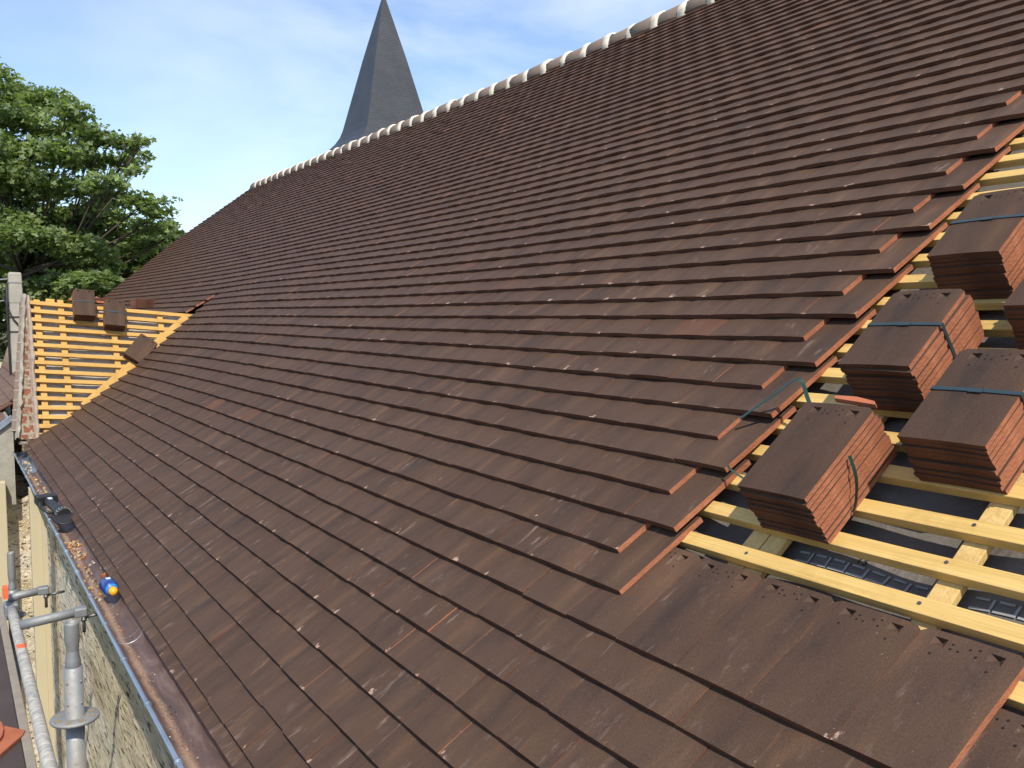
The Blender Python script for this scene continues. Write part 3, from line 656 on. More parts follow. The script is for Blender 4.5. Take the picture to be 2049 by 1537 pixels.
for i in range(14):
    d = 0.06 + i * 0.107; b = MB(); b.bar(wing(gx0_(d) - 0.030 - 0.03 * d / HW, d, -0.004), wing(gx0_(d) - 0.010, d, -0.008), 0.049 * wup + 0.016 * wn, 0.007 * wn)
    vt = b.build('verge_tile', M_RIDGE, wingo); b = MB(); b.bar(wing(gx0_(d) - 0.040 - 0.03 * d / HW, d + 0.052, 0.0), wing(gx0_(d) - 0.012, d + 0.050, 0.0), 0.004 * wup, 0.009 * wn); b.build('mortar_pointing', M_MORTAR, vt)

# neighbouring lower roof beyond the wing
NB0 = np.array([-0.50, 9.75, -1.714]); nth = math.radians(37.6)
ne = np.array([math.cos(nth), 0, math.sin(nth)]); nn = np.array([-math.sin(nth), 0, math.cos(nth)])
def npt(u, s, w): return NB0 + np.asarray(u)[..., None] * ne + np.asarray(s)[..., None] * YV + np.asarray(w)[..., None] * nn
nhouse = tag(empty('lean_to', (0.2, 11.2, GZ)), 'small brown tiled lean-to roof tucked behind the brick gable', 'lean-to')
sp = []
for r in range(17):
    s = (0.0 if r * 0.1137 < 0.98 else 1.2) + 0.1 * (r % 2)
    while s < 6.2: sp.append((r * 0.1137, s, W, False, 0.0, TT)); s += W
V, F, m, uv, rn = lay_tiles(sp, npt, 0.7)
lo = bpy.data.objects.new('tile_covering', mesh_np('tile_covering', V, F, [tile_material('reddish_clay_tile', 0.6, 1.5), M_CLAY, M_DRIP, M_HOLESHADE], m, uv, rn)); link(lo, nhouse)
b = MB(); b.grid([[npt(np.array(u), np.array(s), np.array(-0.06)) for s in (1.3, 6.2)] for u in (0.05, 1.95)]); b.grid([[npt(np.array(u), np.array(s), np.array(-0.06)) for s in (0.02, 1.3)] for u in (0.05, 1.25)]); b.build('deck', M_GREYWOOD, nhouse)
b = MB(); b.box((0.14, 12.9, (GZ - 1.78) / 2), (0.56, 0, 0), (0, 3.0, 0), (0, 0, (-1.78 - GZ) / 2)); b.build('wall', M_STONE, nhouse)
b = MB(); zf = [npt(np.array(u), np.array(0.0), np.array(w)) for u, w in ((0.0, -0.03), (1.28, -0.03))]
b.add([zf[0], zf[1], (zf[1][0], 9.75, -1.80), (zf[0][0], 9.75, -1.80)], [(0, 1, 2, 3)]); b.add([p + np.array([0, 0.14, 0]) for p in (zf[0], zf[1], np.array((zf[1][0], 9.75, -1.80)), np.array((zf[0][0], 9.75, -1.80)))], [(3, 2, 1, 0)]); b.build('gable_end', M_MORTAR, nhouse)
b = MB(); b.bar(zf[0] + np.array([0, -0.015, 0.01]), zf[1] + np.array([0, -0.015, 0.01]), np.array([0, 0.02, 0]), 0.025 * nn); b.build('verge_strip', M_ZINC, nhouse)
b = MB(); b.grid([[(-0.57 + 0.07 * math.cos(math.radians(a)), y, -1.72 + 0.07 * math.sin(math.radians(a))) for a in range(180, 361, 15)] for y in (9.7, 15.9)], 0, True); b.build('gutter', M_ZINC, nhouse)
b = MB(); b.box((0.40, 9.66, (GZ - 1.55) / 2), (0.045, 0, 0), (0, 0.05, 0), (0, 0, (-1.55 - GZ) / 2)); b.build('downpipe', M_PVC, nhouse, 0.008)
b = MB(); b.tube([at_axis(40, 826, 1, 9.75), at_axis(34, 857, 1, 9.7)], 0.014, 10); pv = b.build('plastic_offcut', M_WHITE)
tag(pv, 'short white pipe end hanging below the foot of the brick gable', 'pipe')

# ------------------------------------------------------------------ bundles of tiles
def tile_mesh(name, seed, top):
    r2 = np.random.default_rng(seed); P, UV, F, m = TD if top else TS
    Q = P.copy(); Q[:, 1] = (P[:, 1] - 0.5) * W
    cam_ = 0.0022; Q[:, 2] = P[:, 2] * 0.0135 + cam_ * (1 - (2 * P[:, 1] - 1) ** 2)
    low = P[:, 2] < -0.9; Q[low, 1] *= 0.992; Q[low, 0] = 0.0025 + Q[low, 0] * 0.985
    return mesh_np(name, Q, F, [M_TILEB, M_CLAY, M_DRIP, M_HOLESHADE], m, UV, [r2.random()] * len(F))
TMT = [tile_mesh('tile', 20 + i, True) for i in range(5)]; TMS = [tile_mesh('tile', 40 + i, False) for i in range(4)]
BUNDLES = 'strapped bundles of roof tiles'
def bundle(loc, M3, count, label, strap=True, yaw=0.0, lean=0.0, pitch=0.0143, smat=None, seed=0, group=BUNDLES):
    """loc: front middle of the underside; M3 columns: tile length, tile width, stack normal"""
    r2 = np.random.default_rng(100 + seed); ca, sa = math.cos(yaw), math.sin(yaw)
    B = Matrix(((M3[0][0], M3[1][0], M3[2][0]), (M3[0][1], M3[1][1], M3[2][1]), (M3[0][2], M3[1][2], M3[2][2]))) @ Matrix.Rotation(yaw, 3, 'Z')
    root = empty('tile_bundle', tuple(loc), B.to_euler()); tag(root, label, 'tile bundle', group)
    for k in range(count):
        me = TMT[(k + seed) % 5] if k >= count - 1 else TMS[(k * 3 + seed) % 4]
        o = bpy.data.objects.new('tile', me); COL.objects.link(o); o.parent = root
        j = r2.standard_normal(3)
        o.location = (0.0020 * j[0] + lean * k, 0.0018 * j[1], 0.0135 + k * pitch); o.rotation_euler = (0, 0, 0.005 * j[2])
    if strap:
        h = count * pitch + 0.0022; hw = W / 2 + 0.003; x0 = 0.165; s_ = MB(); wv = 0.0055; lx = lean * count
        for (y0, z0, y1, z1, tx) in ((-hw, 0.0, -hw, h, lx), (-hw, h, 0, h + 0.0022, lx), (0, h + 0.0022, hw, h, lx), (hw, h, hw, 0.0, lx)):
            a, c = Vector((x0 + (0 if z0 == 0 else tx), y0, z0)), Vector((x0 + (0 if z1 == 0 else tx), y1, z1)); d = c - a
            nrm = Vector((0, -d.z, d.y)).normalized() * 0.0006
            s_.bar(a, c, (wv, 0, 0), nrm)
        s_.bar((x0 + lx - 0.003, -0.02, h + 0.0035), (x0 + lx - 0.003, 0.012, h + 0.0035), (wv * 1.15, 0, 0), (0, 0, 0.0008))
        me_o = s_.build('strap', smat or M_STRAPB); me_o.parent = root
    return root
SB = (EV, YV, NV); WB = -0.052
def on_roof(u, s): return roof_pt(np.array(u), np.array(s), np.array(WB))
bundle(on_roof(1.357, -0.290), SB, 10, 'unstrapped tile bundle nearest the bottom row, a cut green strap hanging from its side', False, 0.0, 0.0, seed=1)
bundle(on_roof(1.812, -0.303), SB, 11, 'strapped tile bundle on the battens right above the unstrapped one', True, 0.02, seed=2)
bundle(on_roof(1.592, -0.588), SB, 10, 'strapped tile bundle cut by the right picture edge, beside the unstrapped one', True, 0.0, seed=3)
bundle(on_roof(2.285, -0.300), SB, 11, 'strapped tile bundle higher up, third along the ragged edge of laid tiles', True, 0.03, seed=4)
bundle(on_roof(2.07, -0.605), SB, 10, 'strapped tile bundle half out of frame, between the two rows of bundles', True, -0.02, seed=5)
bundle(on_roof(2.78, -0.375), SB, 9, 'topmost tile bundle at the right picture edge', True, 0.02, seed=6)
bundle(on_roof(2.55, -0.70), SB, 10, 'tile bundle at the right picture edge behind the half hidden one', True, 0.0, seed=7)
# bundles on the wing: columns up-slope, across, normal
wy = np.cross(wn, wup)
_c, _s = math.cos(math.radians(10)), math.sin(math.radians(10)); SW = (wup, wy, wn)
WG_ = 'tile bundles on the side wing'
# these sit nearly level, wedged over the battens
def tilt(ang, rz):
    f = Matrix.Rotation(rz, 3, 'Z'); v = [Vector((0, math.cos(ang), math.sin(ang))), Vector((-1, 0, 0)), Vector((0, -math.sin(ang), math.cos(ang)))]
    return tuple(np.array(f @ q) for q in v)
TW_ = math.atan2(wup[2], wup[1])
for (px, py, n_, rz, yaw, sd, lab, st) in ((167, 643, 9, 0.0, 0.02, 11, 'small tile bundle astride the wing ridge, left of its neighbour', True), (227, 662, 8, 0.0, -0.03, 12, 'small tile bundle on the wing battens just right of the ridge one', True), (262, 724, 6, 0.0, -0.62, 13, 'skewed stack of loose tiles sliding towards the valley of the wing', False)):
    bundle(on_wing(px, py, 0.0), SW, n_, lab, st, yaw, 0.0, 0.0145, seed=sd, group=WG_)
for (px, py, n_, sd, lab) in ((210, 608, 4, 14, 'red-sided tiles peeping over the wing ridge behind the two bundles'), (292, 616, 6, 15, 'red-sided tile stack behind the wing ridge near the valley')):
    p = at_axis(px, py, 1, 10.50)
    bundle(p, (np.array([0, 1.0, 0]), np.array([-1.0, 0, 0]), np.array([0, 0, 1.0])), n_, lab, False, 0.03, 0, 0.0165, seed=sd, group=WG_)

# loose things by the bundles
b = MB(); pl = [(0, 0), (0.10, 0.0), (0.095, 0.012), (0.05, 0.018), (0.0, 0.010)]; o3 = roof_pt(np.array(1.690), np.array(-0.262), np.array(0.083)); X3 = np.array([0.30, -0.93, -0.10]); X3 /= np.linalg.norm(X3); Z3 = NV; Y3 = np.cross(Z3, X3)
pv_ = [o3 + x * X3 + y * Y3 for x, y in pl]; n = len(pl)
b.add([p + 0.014 * Z3 for p in pv_] + pv_, [tuple(range(n))], 0); b.f += [(i, n + i, n + (i + 1) % n, (i + 1) % n) for i in range(n)] + [tuple(range(2 * n - 1, n - 1, -1))]; b.m += [1] * (n + 1); b.sm += [False] * (n + 1)
o = b.build('tile_fragment', [M_RED, M_CLAY]); tag(o, 'broken tile piece with pink clay edge showing behind the unstrapped bundle', 'tile fragment')
def strap(name, pts, label, mat=M_STRAP, wv=0.0055):
    P = [Vector(p) for p in pts]; Q = []
    for i in range(len(P) - 1):
        a, b_, c, d = P[max(i - 1, 0)], P[i], P[i + 1], P[min(i + 2, len(P) - 1)]
        for k in range(6):
            t = k / 6; Q.append(0.5 * ((2 * b_) + (c - a) * t + (2 * a - 5 * b_ + 4 * c - d) * t * t + (3 * b_ - a - 3 * c + d) * t ** 3))
    Q.append(P[-1]); s_ = MB(); vs = []
    for i, q in enumerate(Q):
        t = (Q[min(i + 1, len(Q) - 1)] - Q[max(i - 1, 0)]).normalized(); sd = t.cross(Vector(NV)); sd = sd.normalized() * wv if sd.length > 1e-4 else Vector((wv, 0, 0)); up = sd.cross(t).normalized() * 0.0006
        vs += [q - sd - up, q + sd - up, q + sd + up, q - sd + up]
    fs = [(4 * i + k, 4 * i + (k + 1) % 4, 4 * i + 4 + (k + 1) % 4, 4 * i + 4 + k) for i in range(len(Q) - 1) for k in range(4)] + [(0, 1, 2, 3)[::-1], tuple(len(vs) - 4 + i for i in range(4))]
    s_.add(vs, fs); return tag(s_.build(name, mat), label, 'strap', 'loose plastic straps')
rp_ = lambda u, s, w: tuple(roof_pt(np.array(u), np.array(s), np.array(w)))
strap('plastic_strap', [rp_(1.66, 0.075, 0.012), rp_(1.735, -0.02, 0.050), rp_(1.775, -0.085, 0.075), rp_(1.74, -0.12, 0.03), rp_(1.70, -0.16, -0.03)], 'green strap arching over the tile ends above the unstrapped bundle')
strap('plastic_strap', [rp_(1.47, -0.075, -0.03), rp_(1.55, -0.09, 0.0), rp_(1.66, -0.13, 0.03), rp_(1.70, -0.20, 0.055), rp_(1.70, -0.26, 0.05)], 'green strap running down between the tile ends and the unstrapped bundle', M_STRAP)
strap('plastic_strap', [rp_(1.485, -0.015, 0.01), rp_(1.475, -0.03, 0.006), rp_(1.47, -0.075, -0.02)], 'thin dark strap end lying on the last laid tile', M_STRAP, 0.003)
strap('plastic_strap', [rp_(1.525, -0.398, 0.075), rp_(1.50, -0.412, 0.03), rp_(1.47, -0.408, -0.02), rp_(1.455, -0.40, -0.04)], 'cut strap end hanging down the sunlit side of the unstrapped bundle', M_STRAP, 0.004)

# ------------------------------------------------------------------ things in the gutter
bt = empty('marking_bottle', tuple(at_axis(226, 1200, 2, -1.315))); tag(bt, 'blue plastic bottle with an orange cap lying in the gutter', 'bottle')
c0 = np.array(at_axis(222, 1186, 2, -1.290)); ax = np.array([0.10, -1.0, -0.06]); ax /= np.linalg.norm(ax); ax_ = Vector(ax)
c0 = c0 + np.array([0.004, 0.03, 0.012])
b = MB(); b.lathe([(0.030, -0.075), (0.036, -0.07), (0.036, 0.0), (0.034, 0.012), (0.030, 0.018)], c0, ax_); b.build('body', M_BLUE, bt)
b = MB(); b.lathe([(0.030, 0.018), (0.028, 0.022), (0.0225, 0.026), (0.020, 0.028)], c0, ax_); b.build('collar', M_LBLUE, bt)
b = MB(); b.lathe([(0.020, 0.028), (0.0205, 0.045), (0.019, 0.056), (0.014, 0.064), (0.006, 0.068), (0.001, 0.069)], c0, ax_); b.build('cap', M_ORANGE, bt)
b = MB(); nz_ = np.cross(ax, [1, 0, 0]); nz_ *= np.sign(nz_[2]); nz_ /= np.linalg.norm(nz_); sd_ = np.cross(nz_, ax); b.box(c0 - 0.045 * ax + 0.0362 * nz_, 0.012 * ax, 0.010 * sd_, 0.0006 * nz_); b.build('sticker', M_LABEL, bt)
# cordless angle grinder
gp = lambda px, py, z: np.array(at_axis(px, py, 2, z))
gr = empty('angle_grinder', tuple(gp(105, 1012, -1.30))); tag(gr, 'black cordless angle grinder lying across the gutter edge', 'angle grinder')
A_, B_ = gp(93, 1000, -1.215), gp(130, 1033, -1.255); dx = B_ - A_; ln = np.linalg.norm(dx); dx /= ln
up_ = np.array([0, 0, 1.0]) - dx * dx[2]; up_ /= np.linalg.norm(up_); lat = np.cross(up_, dx)
b = MB(); b.box(A_, 0.035 * dx, 0.062 * lat, 0.034 * up_); b.box(A_ - 0.045 * dx, 0.010 * dx, 0.064 * lat, 0.030 * up_, 1); b.build('battery', [M_DARK, M_TEAL], gr, 0.006)
b = MB(); b.tube([A_ + 0.035 * dx, A_ + 0.10 * dx, A_ + 0.22 * dx, B_ - 0.13 * dx, B_ - 0.09 * dx], [0.032, 0.030, 0.031, 0.036, 0.038], 14); b.build('body', M_DARK, gr)
b = MB(); b.box(A_ + 0.085 * dx + 0.031 * up_, 0.018 * dx, 0.012 * lat, 0.002 * up_); b.build('sticker', M_LABEL, gr)
b = MB(); b.lathe([(0.042, -0.03), (0.048, -0.02), (0.048, 0.015), (0.040, 0.028)], B_ - 0.05 * dx, Vector(dx), 16)
hd = b.build('gear_head', M_DARK, gr)
for i in range(8):
    a = math.pi * (0.1 + 0.8 * i / 7); b = MB(); rv = math.cos(a) * lat + math.sin(a) * up_; tv = -math.sin(a) * lat + math.cos(a) * up_
    b.box(B_ - 0.035 * dx + 0.047 * rv, 0.016 * dx, 0.004 * tv, 0.003 * rv); b.build('cooling_rib', M_SILV, hd)
b = MB(); b.lathe([(0.066, -0.004), (0.070, 0.0), (0.066, 0.006)], B_ + 0.01 * dx - 0.012 * up_, Vector(up_ + 0.35 * dx), 24); b.build('guard', M_DARK, gr)
b = MB(); b.tube([B_ - 0.09 * dx - 0.04 * lat, B_ - 0.10 * dx - 0.075 * lat + 0.01 * up_, B_ - 0.15 * dx - 0.105 * lat + 0.035 * up_, B_ - 0.20 * dx - 0.095 * lat + 0.05 * up_], [0.010, 0.011, 0.010, 0.008], 8); b.build('side_handle', M_DARK, gr)
# debris in the gutter
def scatter(name, y0, y1, n, mats, label, size, cat='debris', x0=0.60, sx=0.022, seed=3):
    r2 = np.random.default_rng(seed); b = MB()
    for i in range(n):
        y = y0 + (y1 - y0) * r2.random(); x = x0 + sx * r2.standard_normal(); x = min(max(x, GX - 0.06), GX + 0.06)
        z = GZc - math.sqrt(max(GR ** 2 - (x - GX) ** 2, 0)) + 0.003 + 0.006 * r2.random(); s_ = size * (0.4 + r2.random())
        e1 = r2.standard_normal(3); e1 /= np.linalg.norm(e1); e2 = np.cross(e1, r2.standard_normal(3)); e2 /= np.linalg.norm(e2); e3 = np.cross(e1, e2)
        b.box((x, y, z), s_ * e1, s_ * (0.5 + 0.4 * r2.random()) * e2, s_ * 0.35 * e3, int(r2.integers(len(mats))))
    o = b.build(name, mats); return tag(o, label, cat, None, 'stuff')
M_ST = plain('yellow_straw', (0.62, 0.38, 0.09), 0.8, 0, 0.3, 40); M_OR = plain('orange_crumb', (0.42, 0.19, 0.08), 0.9, 0, 0.3, 40); M_GC = plain('grey_crumb', (0.42, 0.38, 0.30), 0.9, 0, 0.3, 40)
scatter('wood_chips', 5.45, 5.9, 70, [M_ST, M_OR, M_GC], 'heap of orange and yellow chips in the gutter beside the grinder', 0.007, seed=4)
scatter('mortar_crumbs', 4.55, 5.3, 45, [M_GC, M_GC, M_ST, M_GUTIN], 'pale mortar crumbs strewn along the gutter floor between bottle and grinder', 0.006, seed=5)
scatter('grit', -1.0, 4.6, 260, [M_GC, M_GUTIN, M_RIDGE, M_GUTIN], 'brown grit lying in the near half of the gutter', 0.0022, seed=6, sx=0.016)
scatter('clay_crumbs', 6.9, 9.6, 60, [M_ST, M_GC, M_GC], 'orange crumbs in the far end of the gutter', 0.007, seed=8, sx=0.018)
b = MB(); p = np.array(at_axis(201, 1154, 2, -1.335)); b.add([p + np.array(q) for q in ((0, 0, 0), (0.035, 0.01, 0.004), (0.03, -0.035, 0.006), (0.004, -0.028, 0), (0, 0, .012), (0.035, 0.01, .016), (0.03, -0.035, .017), (0.004, -0.028, .012))], [(4, 7, 6, 5), (0, 1, 5, 4), (1, 2, 6, 5), (2, 3, 7, 6), (3, 0, 4, 7)]); tag(b.build('tile_shard', M_RED), 'small orange tile shard in the gutter above the blue bottle', 'shard')

# ------------------------------------------------------------------ scaffold
sca = tag(empty('scaffold', (0.0, 3.4, GZ)), 'galvanised tube scaffold with a brown plywood deck along the stone wall', 'scaffold')
def standard(x, y, zt, zd):
    b = MB(); b.tube([(x, y, GZ), (x, y, zd + 0.145)], 0.0242, 20); st = b.build('standard', M_GALV, sca)
    b = MB(); prof = [(0.0200, zd + 0.14), (0.0200, zd + 0.150), (0.0205, zd + 0.156), (0.0190, zd + 0.165), (0.0160, zd + 0.185), (0.0155, zd + 0.19), (0.0160, zd + 0.195), (0.0188, zd + 0.215), (0.0192, zd + 0.22), (0.0192, zt - 0.012), (0.0185, zt - 0.006), (0.0178, zt), (0.0150, zt), (0.0148, zt - 0.05)]
    b.lathe([(r, z) for r, z in prof], (x, y, 0), (0, 0, 1), 20); b.build('spigot', M_GALV, st)
    b = MB(); n = 40; th_ = 0.0045
    for zz_, fl in ((zd + th_, 1), (zd - th_, 0)):
        pass
    b.lathe([(0.024, zd - th_), (0.0605, zd - th_), (0.0625, zd), (0.0605, zd + th_), (0.024, zd + th_)], (x, y, 0), (0, 0, 1), n); ro = b.build('rosette', M_GALV, st)
    for i in range(8):
        a = i * math.pi / 4 + 0.3; b = MB(); c, s_ = math.cos(a), math.sin(a); r0 = 0.044; hw_ = 0.006 if i % 2 else 0.009
        b.box((x + r0 * c, y + r0 * s_, zd + th_ + 0.0004), (0.0085 * c, 0.0085 * s_, 0), (-hw_ * s_, hw_ * c, 0), (0, 0, 0.0006)); b.build('wedge_slot', M_BARKP, ro)
    for i in range(4):
        a = i * math.pi / 2 + 0.75
        for z in (zd + 0.045, zd + 0.105):
            b = MB(); b.lathe([(0.004, 0), (0.003, 0.0025), (0.0008, 0.0035)], (x + 0.0235 * math.cos(a), y + 0.0235 * math.sin(a), z), (math.cos(a), math.sin(a), 0), 10); b.build('dimple', M_GALV, st)
standard(0.262, 2.627, -0.822, -1.090)
standard(0.262, 5.46, -1.268, -1.62)
LZ = -1.54; LX = 0.249
b = MB(); b.tube([(LX, y, LZ) for y in np.linspace(-0.3, 5.32, 24)], 0.0242, 20); lg = b.build('ledger', M_DUSTY, sca)
for y in (4.62,): 
    b = MB(); b.grid([[(LX + 0.0246 * math.cos(a), y + dy + 0.012 * math.sin(3 * a), LZ + 0.0246 * math.sin(a)) for a in np.linspace(0.7, 2.5, 10)] for dy in (-0.03, 0.03)], 0, True); b.build('paint_mark', M_PAINT, lg)
for (y, za_, x1) in ((4.42, -1.360, 0.475), (5.38, -1.50, 0.40), (10.2, -2.0, 0.48)):
    b = MB(); b.tube([(0.235, y, za_), (x1 - 0.11, y, za_ + 0.01), (x1, y, za_ + 0.018)], [0.0215, 0.0215, 0.0205], 16); tr = b.build('wall_tie_tube', M_GALV, sca)
    b = MB(); b.box((x1 + 0.005, y, za_ + 0.018), (0.028, 0, 0), (0, 0.026, 0), (0, 0, 0.022)); b.build('clamp', M_GALV, tr, 0.008)
    b = MB(); b.tube([(x1 + 0.016, y - 0.015, za_ - 0.075), (x1 + 0.016, y - 0.015, za_ + 0.01)], 0.0075, 8); b.tube([(x1 + 0.016, y - 0.015, za_ - 0.022), (x1 + 0.016, y - 0.015, za_ - 0.010)], 0.014, 6); b.tube([(x1 + 0.02, y, za_ - 0.012), (x1 + 0.11, y, za_ - 0.005)], 0.007, 8); b.build('bolt', M_NAIL, tr)
b = MB(); b.box((0.249, 5.36, -1.55), (0.034, 0, 0), (0, 0.05, 0), (0, 0, 0.036)); b.build('coupler', M_GALV, sca, 0.012)
b = MB(); b.box((0.222, 5.30, -1.44), (0.012, 0, 0), (0, 0.03, 0), (0, 0, 0.03)); b.build('paint_mark', M_PAINT, sca)
DZ = -1.62
b = MB(); b.box((-0.32, 2.0, DZ - 0.012), (0.508, 0, 0), (0, 3.85, 0), (0, 0, 0.010)); b.build('deck_board', M_PLY, sca)
b = MB(); b.box((0.208, 2.0, DZ - 0.014), (0.0165, 0, 0), (0, 3.86, 0), (0, 0, 0.020)); b.build('deck_edge', M_GREYWOOD, sca, 0.003)
b = MB(); b.tube([(0.16, 9.0, -3.3), (0.16, 4.0, -3.3)], 0.024, 12); b.tube([(0.22, -0.3, -2.6), (0.22, 5.4, -2.6)], 0.024, 12); b.build('lower_ledger', M_GALV, sca)
# broken red tile on the deck
bt_ = empty('broken_tile', tuple(at_axis(20, 1480, 2, DZ))); tag(bt_, 'broken red clay tile lying on the scaffold deck', 'tile fragment')
pc = [at_axis(px, py, 2, DZ + 0.012) for px, py in ((-30, 1450), (10, 1453), (50, 1461), (46, 1470), (22, 1490), (0, 1510), (-40, 1530))]
b = MB(); n = len(pc); b.add([tuple(p) for p in pc] + [(p[0], p[1], DZ) for p in pc], [tuple(range(n))] + [(i, n + i, n + (i + 1) % n, (i + 1) % n) for i in range(n)]); b.build('lower_piece', M_RED, bt_)
pc = [at_axis(px, py, 2, DZ + 0.026) for px, py in ((-40, 1440), (3, 1444), (7, 1458), (5, 1470), (0, 1478), (-40, 1500))]
b = MB(); n = len(pc); b.add([tuple(p) for p in pc] + [(p[0], p[1], DZ + 0.012) for p in pc], [tuple(range(n))] + [(i, n + i, n + (i + 1) % n, (i + 1) % n) for i in range(n)]); b.build('upper_piece', M_RED, bt_)

# ------------------------------------------------------------------ spire behind the ridge
sp_c = np.array([13.0, 28.35]); spr = tag(empty('bell_tower', (13.0, 28.35, GZ)), 'slender dark slate spire rising behind the ridge', 'spire')
def pyr(levels, mat, name):
    vs, fs, uvs_ = [], [], []
    for face in range(4):
        b0 = len(vs)
        for h, z in levels:
            cs = [(-h, -h), (h, -h), (h, h), (-h, h)]; p, q = cs[face], cs[(face + 1) % 4]
            vs += [(sp_c[0] + p[0], sp_c[1] + p[1], z), (sp_c[0] + q[0], sp_c[1] + q[1], z)]; uvs_ += [(-h, z), (h, z)]
        fs += [(b0 + 2 * i, b0 + 2 * i + 1, b0 + 2 * i + 3, b0 + 2 * i + 2) for i in range(len(levels) - 1)]
    me = mesh_np(name, np.array(vs), fs, [mat], None, np.array(uvs_)); o = bpy.data.objects.new(name, me); link(o, spr); return o
pyr([(1.66, 5.60), (1.50, 5.78), (1.30, 6.00), (1.17, 6.22), (1.09, 6.46), (0.56, 8.75), (0.015, 10.92)], M_SLATE, 'spire')
pyr([(1.55, GZ), (1.55, 5.3)], M_STONE, 'tower_shaft'); pyr([(1.66, 5.3), (1.66, 5.60)], M_SLATE, 'fascia')
b = MB(); b.tube([(13.0, 28.35, 10.9), (13.0, 28.35, 11.9)], 0.02, 8); b.tube([(12.75, 28.35, 11.6), (13.25, 28.35, 11.6)], 0.02, 8); b.build('cross', M_DARK, spr)

# ------------------------------------------------------------------ pole and wires
pt, pb = at_depth(17, 545, 12.0), at_depth(40, 720, 12.0)
pole = tag(empty('utility_pole', (pb[0] + 0.06, pb[1], GZ)), 'weathered concrete utility pole with cables, left of the wing', 'utility pole')
b = MB(); vs = []
bx, by = pt[0] + 0.07, pt[1]
for z, h in ((GZ, 0.17), (pt[2] - 0.42, 0.079), (pt[2] - 0.40, 0.084), (pt[2] - 0.02, 0.078), (pt[2], 0.068)):
    f_ = (pt[2] - z) / (pt[2] - GZ); cx_ = bx * (1 - f_) + (pt[0] + 0.11) * f_
    vs += [(cx_ - h, by - h, z), (cx_ + h, by - h, z), (cx_ + h, by + h, z), (cx_ - h, by + h, z)]
b.add(vs, [(4 * i + j, 4 * i + (j + 1) % 4, 4 * i + 4 + (j + 1) % 4, 4 * i + 4 + j) for i in range(4) for j in range(4)] + [(16, 17, 18, 19)]); po = b.build('shaft', M_CONC, pole, 0.012)
for dz in (0.135, 0.60, 0.80):
    b = MB(); z = pt[2] - dz; h = 0.085 + 0.016 * dz; b.box((bx, by, z), (h, 0, 0), (0, h, 0), (0, 0, 0.006)); b.build('steel_band', M_CABLE if dz > 0.3 else M_CABLEG, pole)
for (za_, mat, sg_) in ((0.09, M_CABLEG, 0.1), (0.37, M_CABLEG, 0.22)):
    b = MB(); b.tube([(bx - 0.085 - 4.0 * t, by + 1.0 * t, pt[2] - za_ - sg_ * math.sin(math.pi * t) - 0.02 * math.sin(9 * t)) for t in np.linspace(0, 1, 20)], 0.011, 6); b.build('cable', mat, pole)
b = MB(); b.tube([(bx - 0.10, by - 0.09, pt[2] - 0.15), (bx - 0.11, by - 0.10, pt[2] - 0.5), (bx - 0.10, by - 0.10, pt[2] - 1.4), (bx - 0.12, by - 0.12, GZ)], 0.016, 6); b.build('cable', M_CABLE, pole)
b = MB(); b.tube([(bx - 0.16, by - 0.05, pt[2] - 0.14), (bx - 0.14, by - 0.09, pt[2] - 0.36), (bx - 0.05, by - 0.11, pt[2] - 0.62), (bx + 0.09, by - 0.10, pt[2] - 0.80)], 0.010, 6); b.build('cable', M_CABLE, pole)

# ------------------------------------------------------------------ trees
def leaf_cloud(clumps, per, size, flat=0.55, seed=0):
    """clumps: (centre, rx, rz) -> leaf polygons; each leaf a small lobed star, drooping at random"""
    r2 = np.random.default_rng(seed); Vs, Fs, R = [], [], []; base = 0
    ang = np.linspace(0, 2 * math.pi, 10, endpoint=False); rad = np.array([1.0, .52, .86, .50, .70, .38, .70, .50, .86, .52])
    star = np.stack([rad * np.cos(ang), rad * np.sin(ang), 0.12 * np.cos(2 * ang)], 1)
    for c, rx, rz in clumps:
        n = int(per * rx * rx * 1.0 * (0.6 + rz / max(rx, 1e-3)))
        nsub = max(4, int(n / 14)); 
        q = r2.standard_normal((nsub, 3)); q /= np.linalg.norm(q, axis=1)[:, None]; q *= (r2.random(nsub) ** 0.42)[:, None]
        sub = np.array(c) + q * np.array([rx, rx, rz])
        for k in range(n):
            sc = sub[k % nsub]; d = r2.standard_normal(3) * np.array([0.19, 0.19, 0.075]) * (0.55 + rx * 0.30)
            ctr = sc + d
            nrm = np.array([0, 0, 1.0]) * 0.85 + 0.65 * r2.standard_normal(3) + 0.25 * np.array([-0.2, -0.7, 0.3]); nrm /= np.linalg.norm(nrm)
            t = np.cross(nrm, r2.standard_normal(3)); t /= np.linalg.norm(t); bt = np.cross(nrm, t); s_ = size * (0.55 + 0.8 * r2.random())
            Vs.append(ctr + s_ * (star[:, :1] * t + star[:, 1:2] * bt + star[:, 2:] * nrm)); Fs.append(tuple(range(base, base + 10))); base += 10; R.append(r2.random())
    return np.vstack(Vs), Fs, R
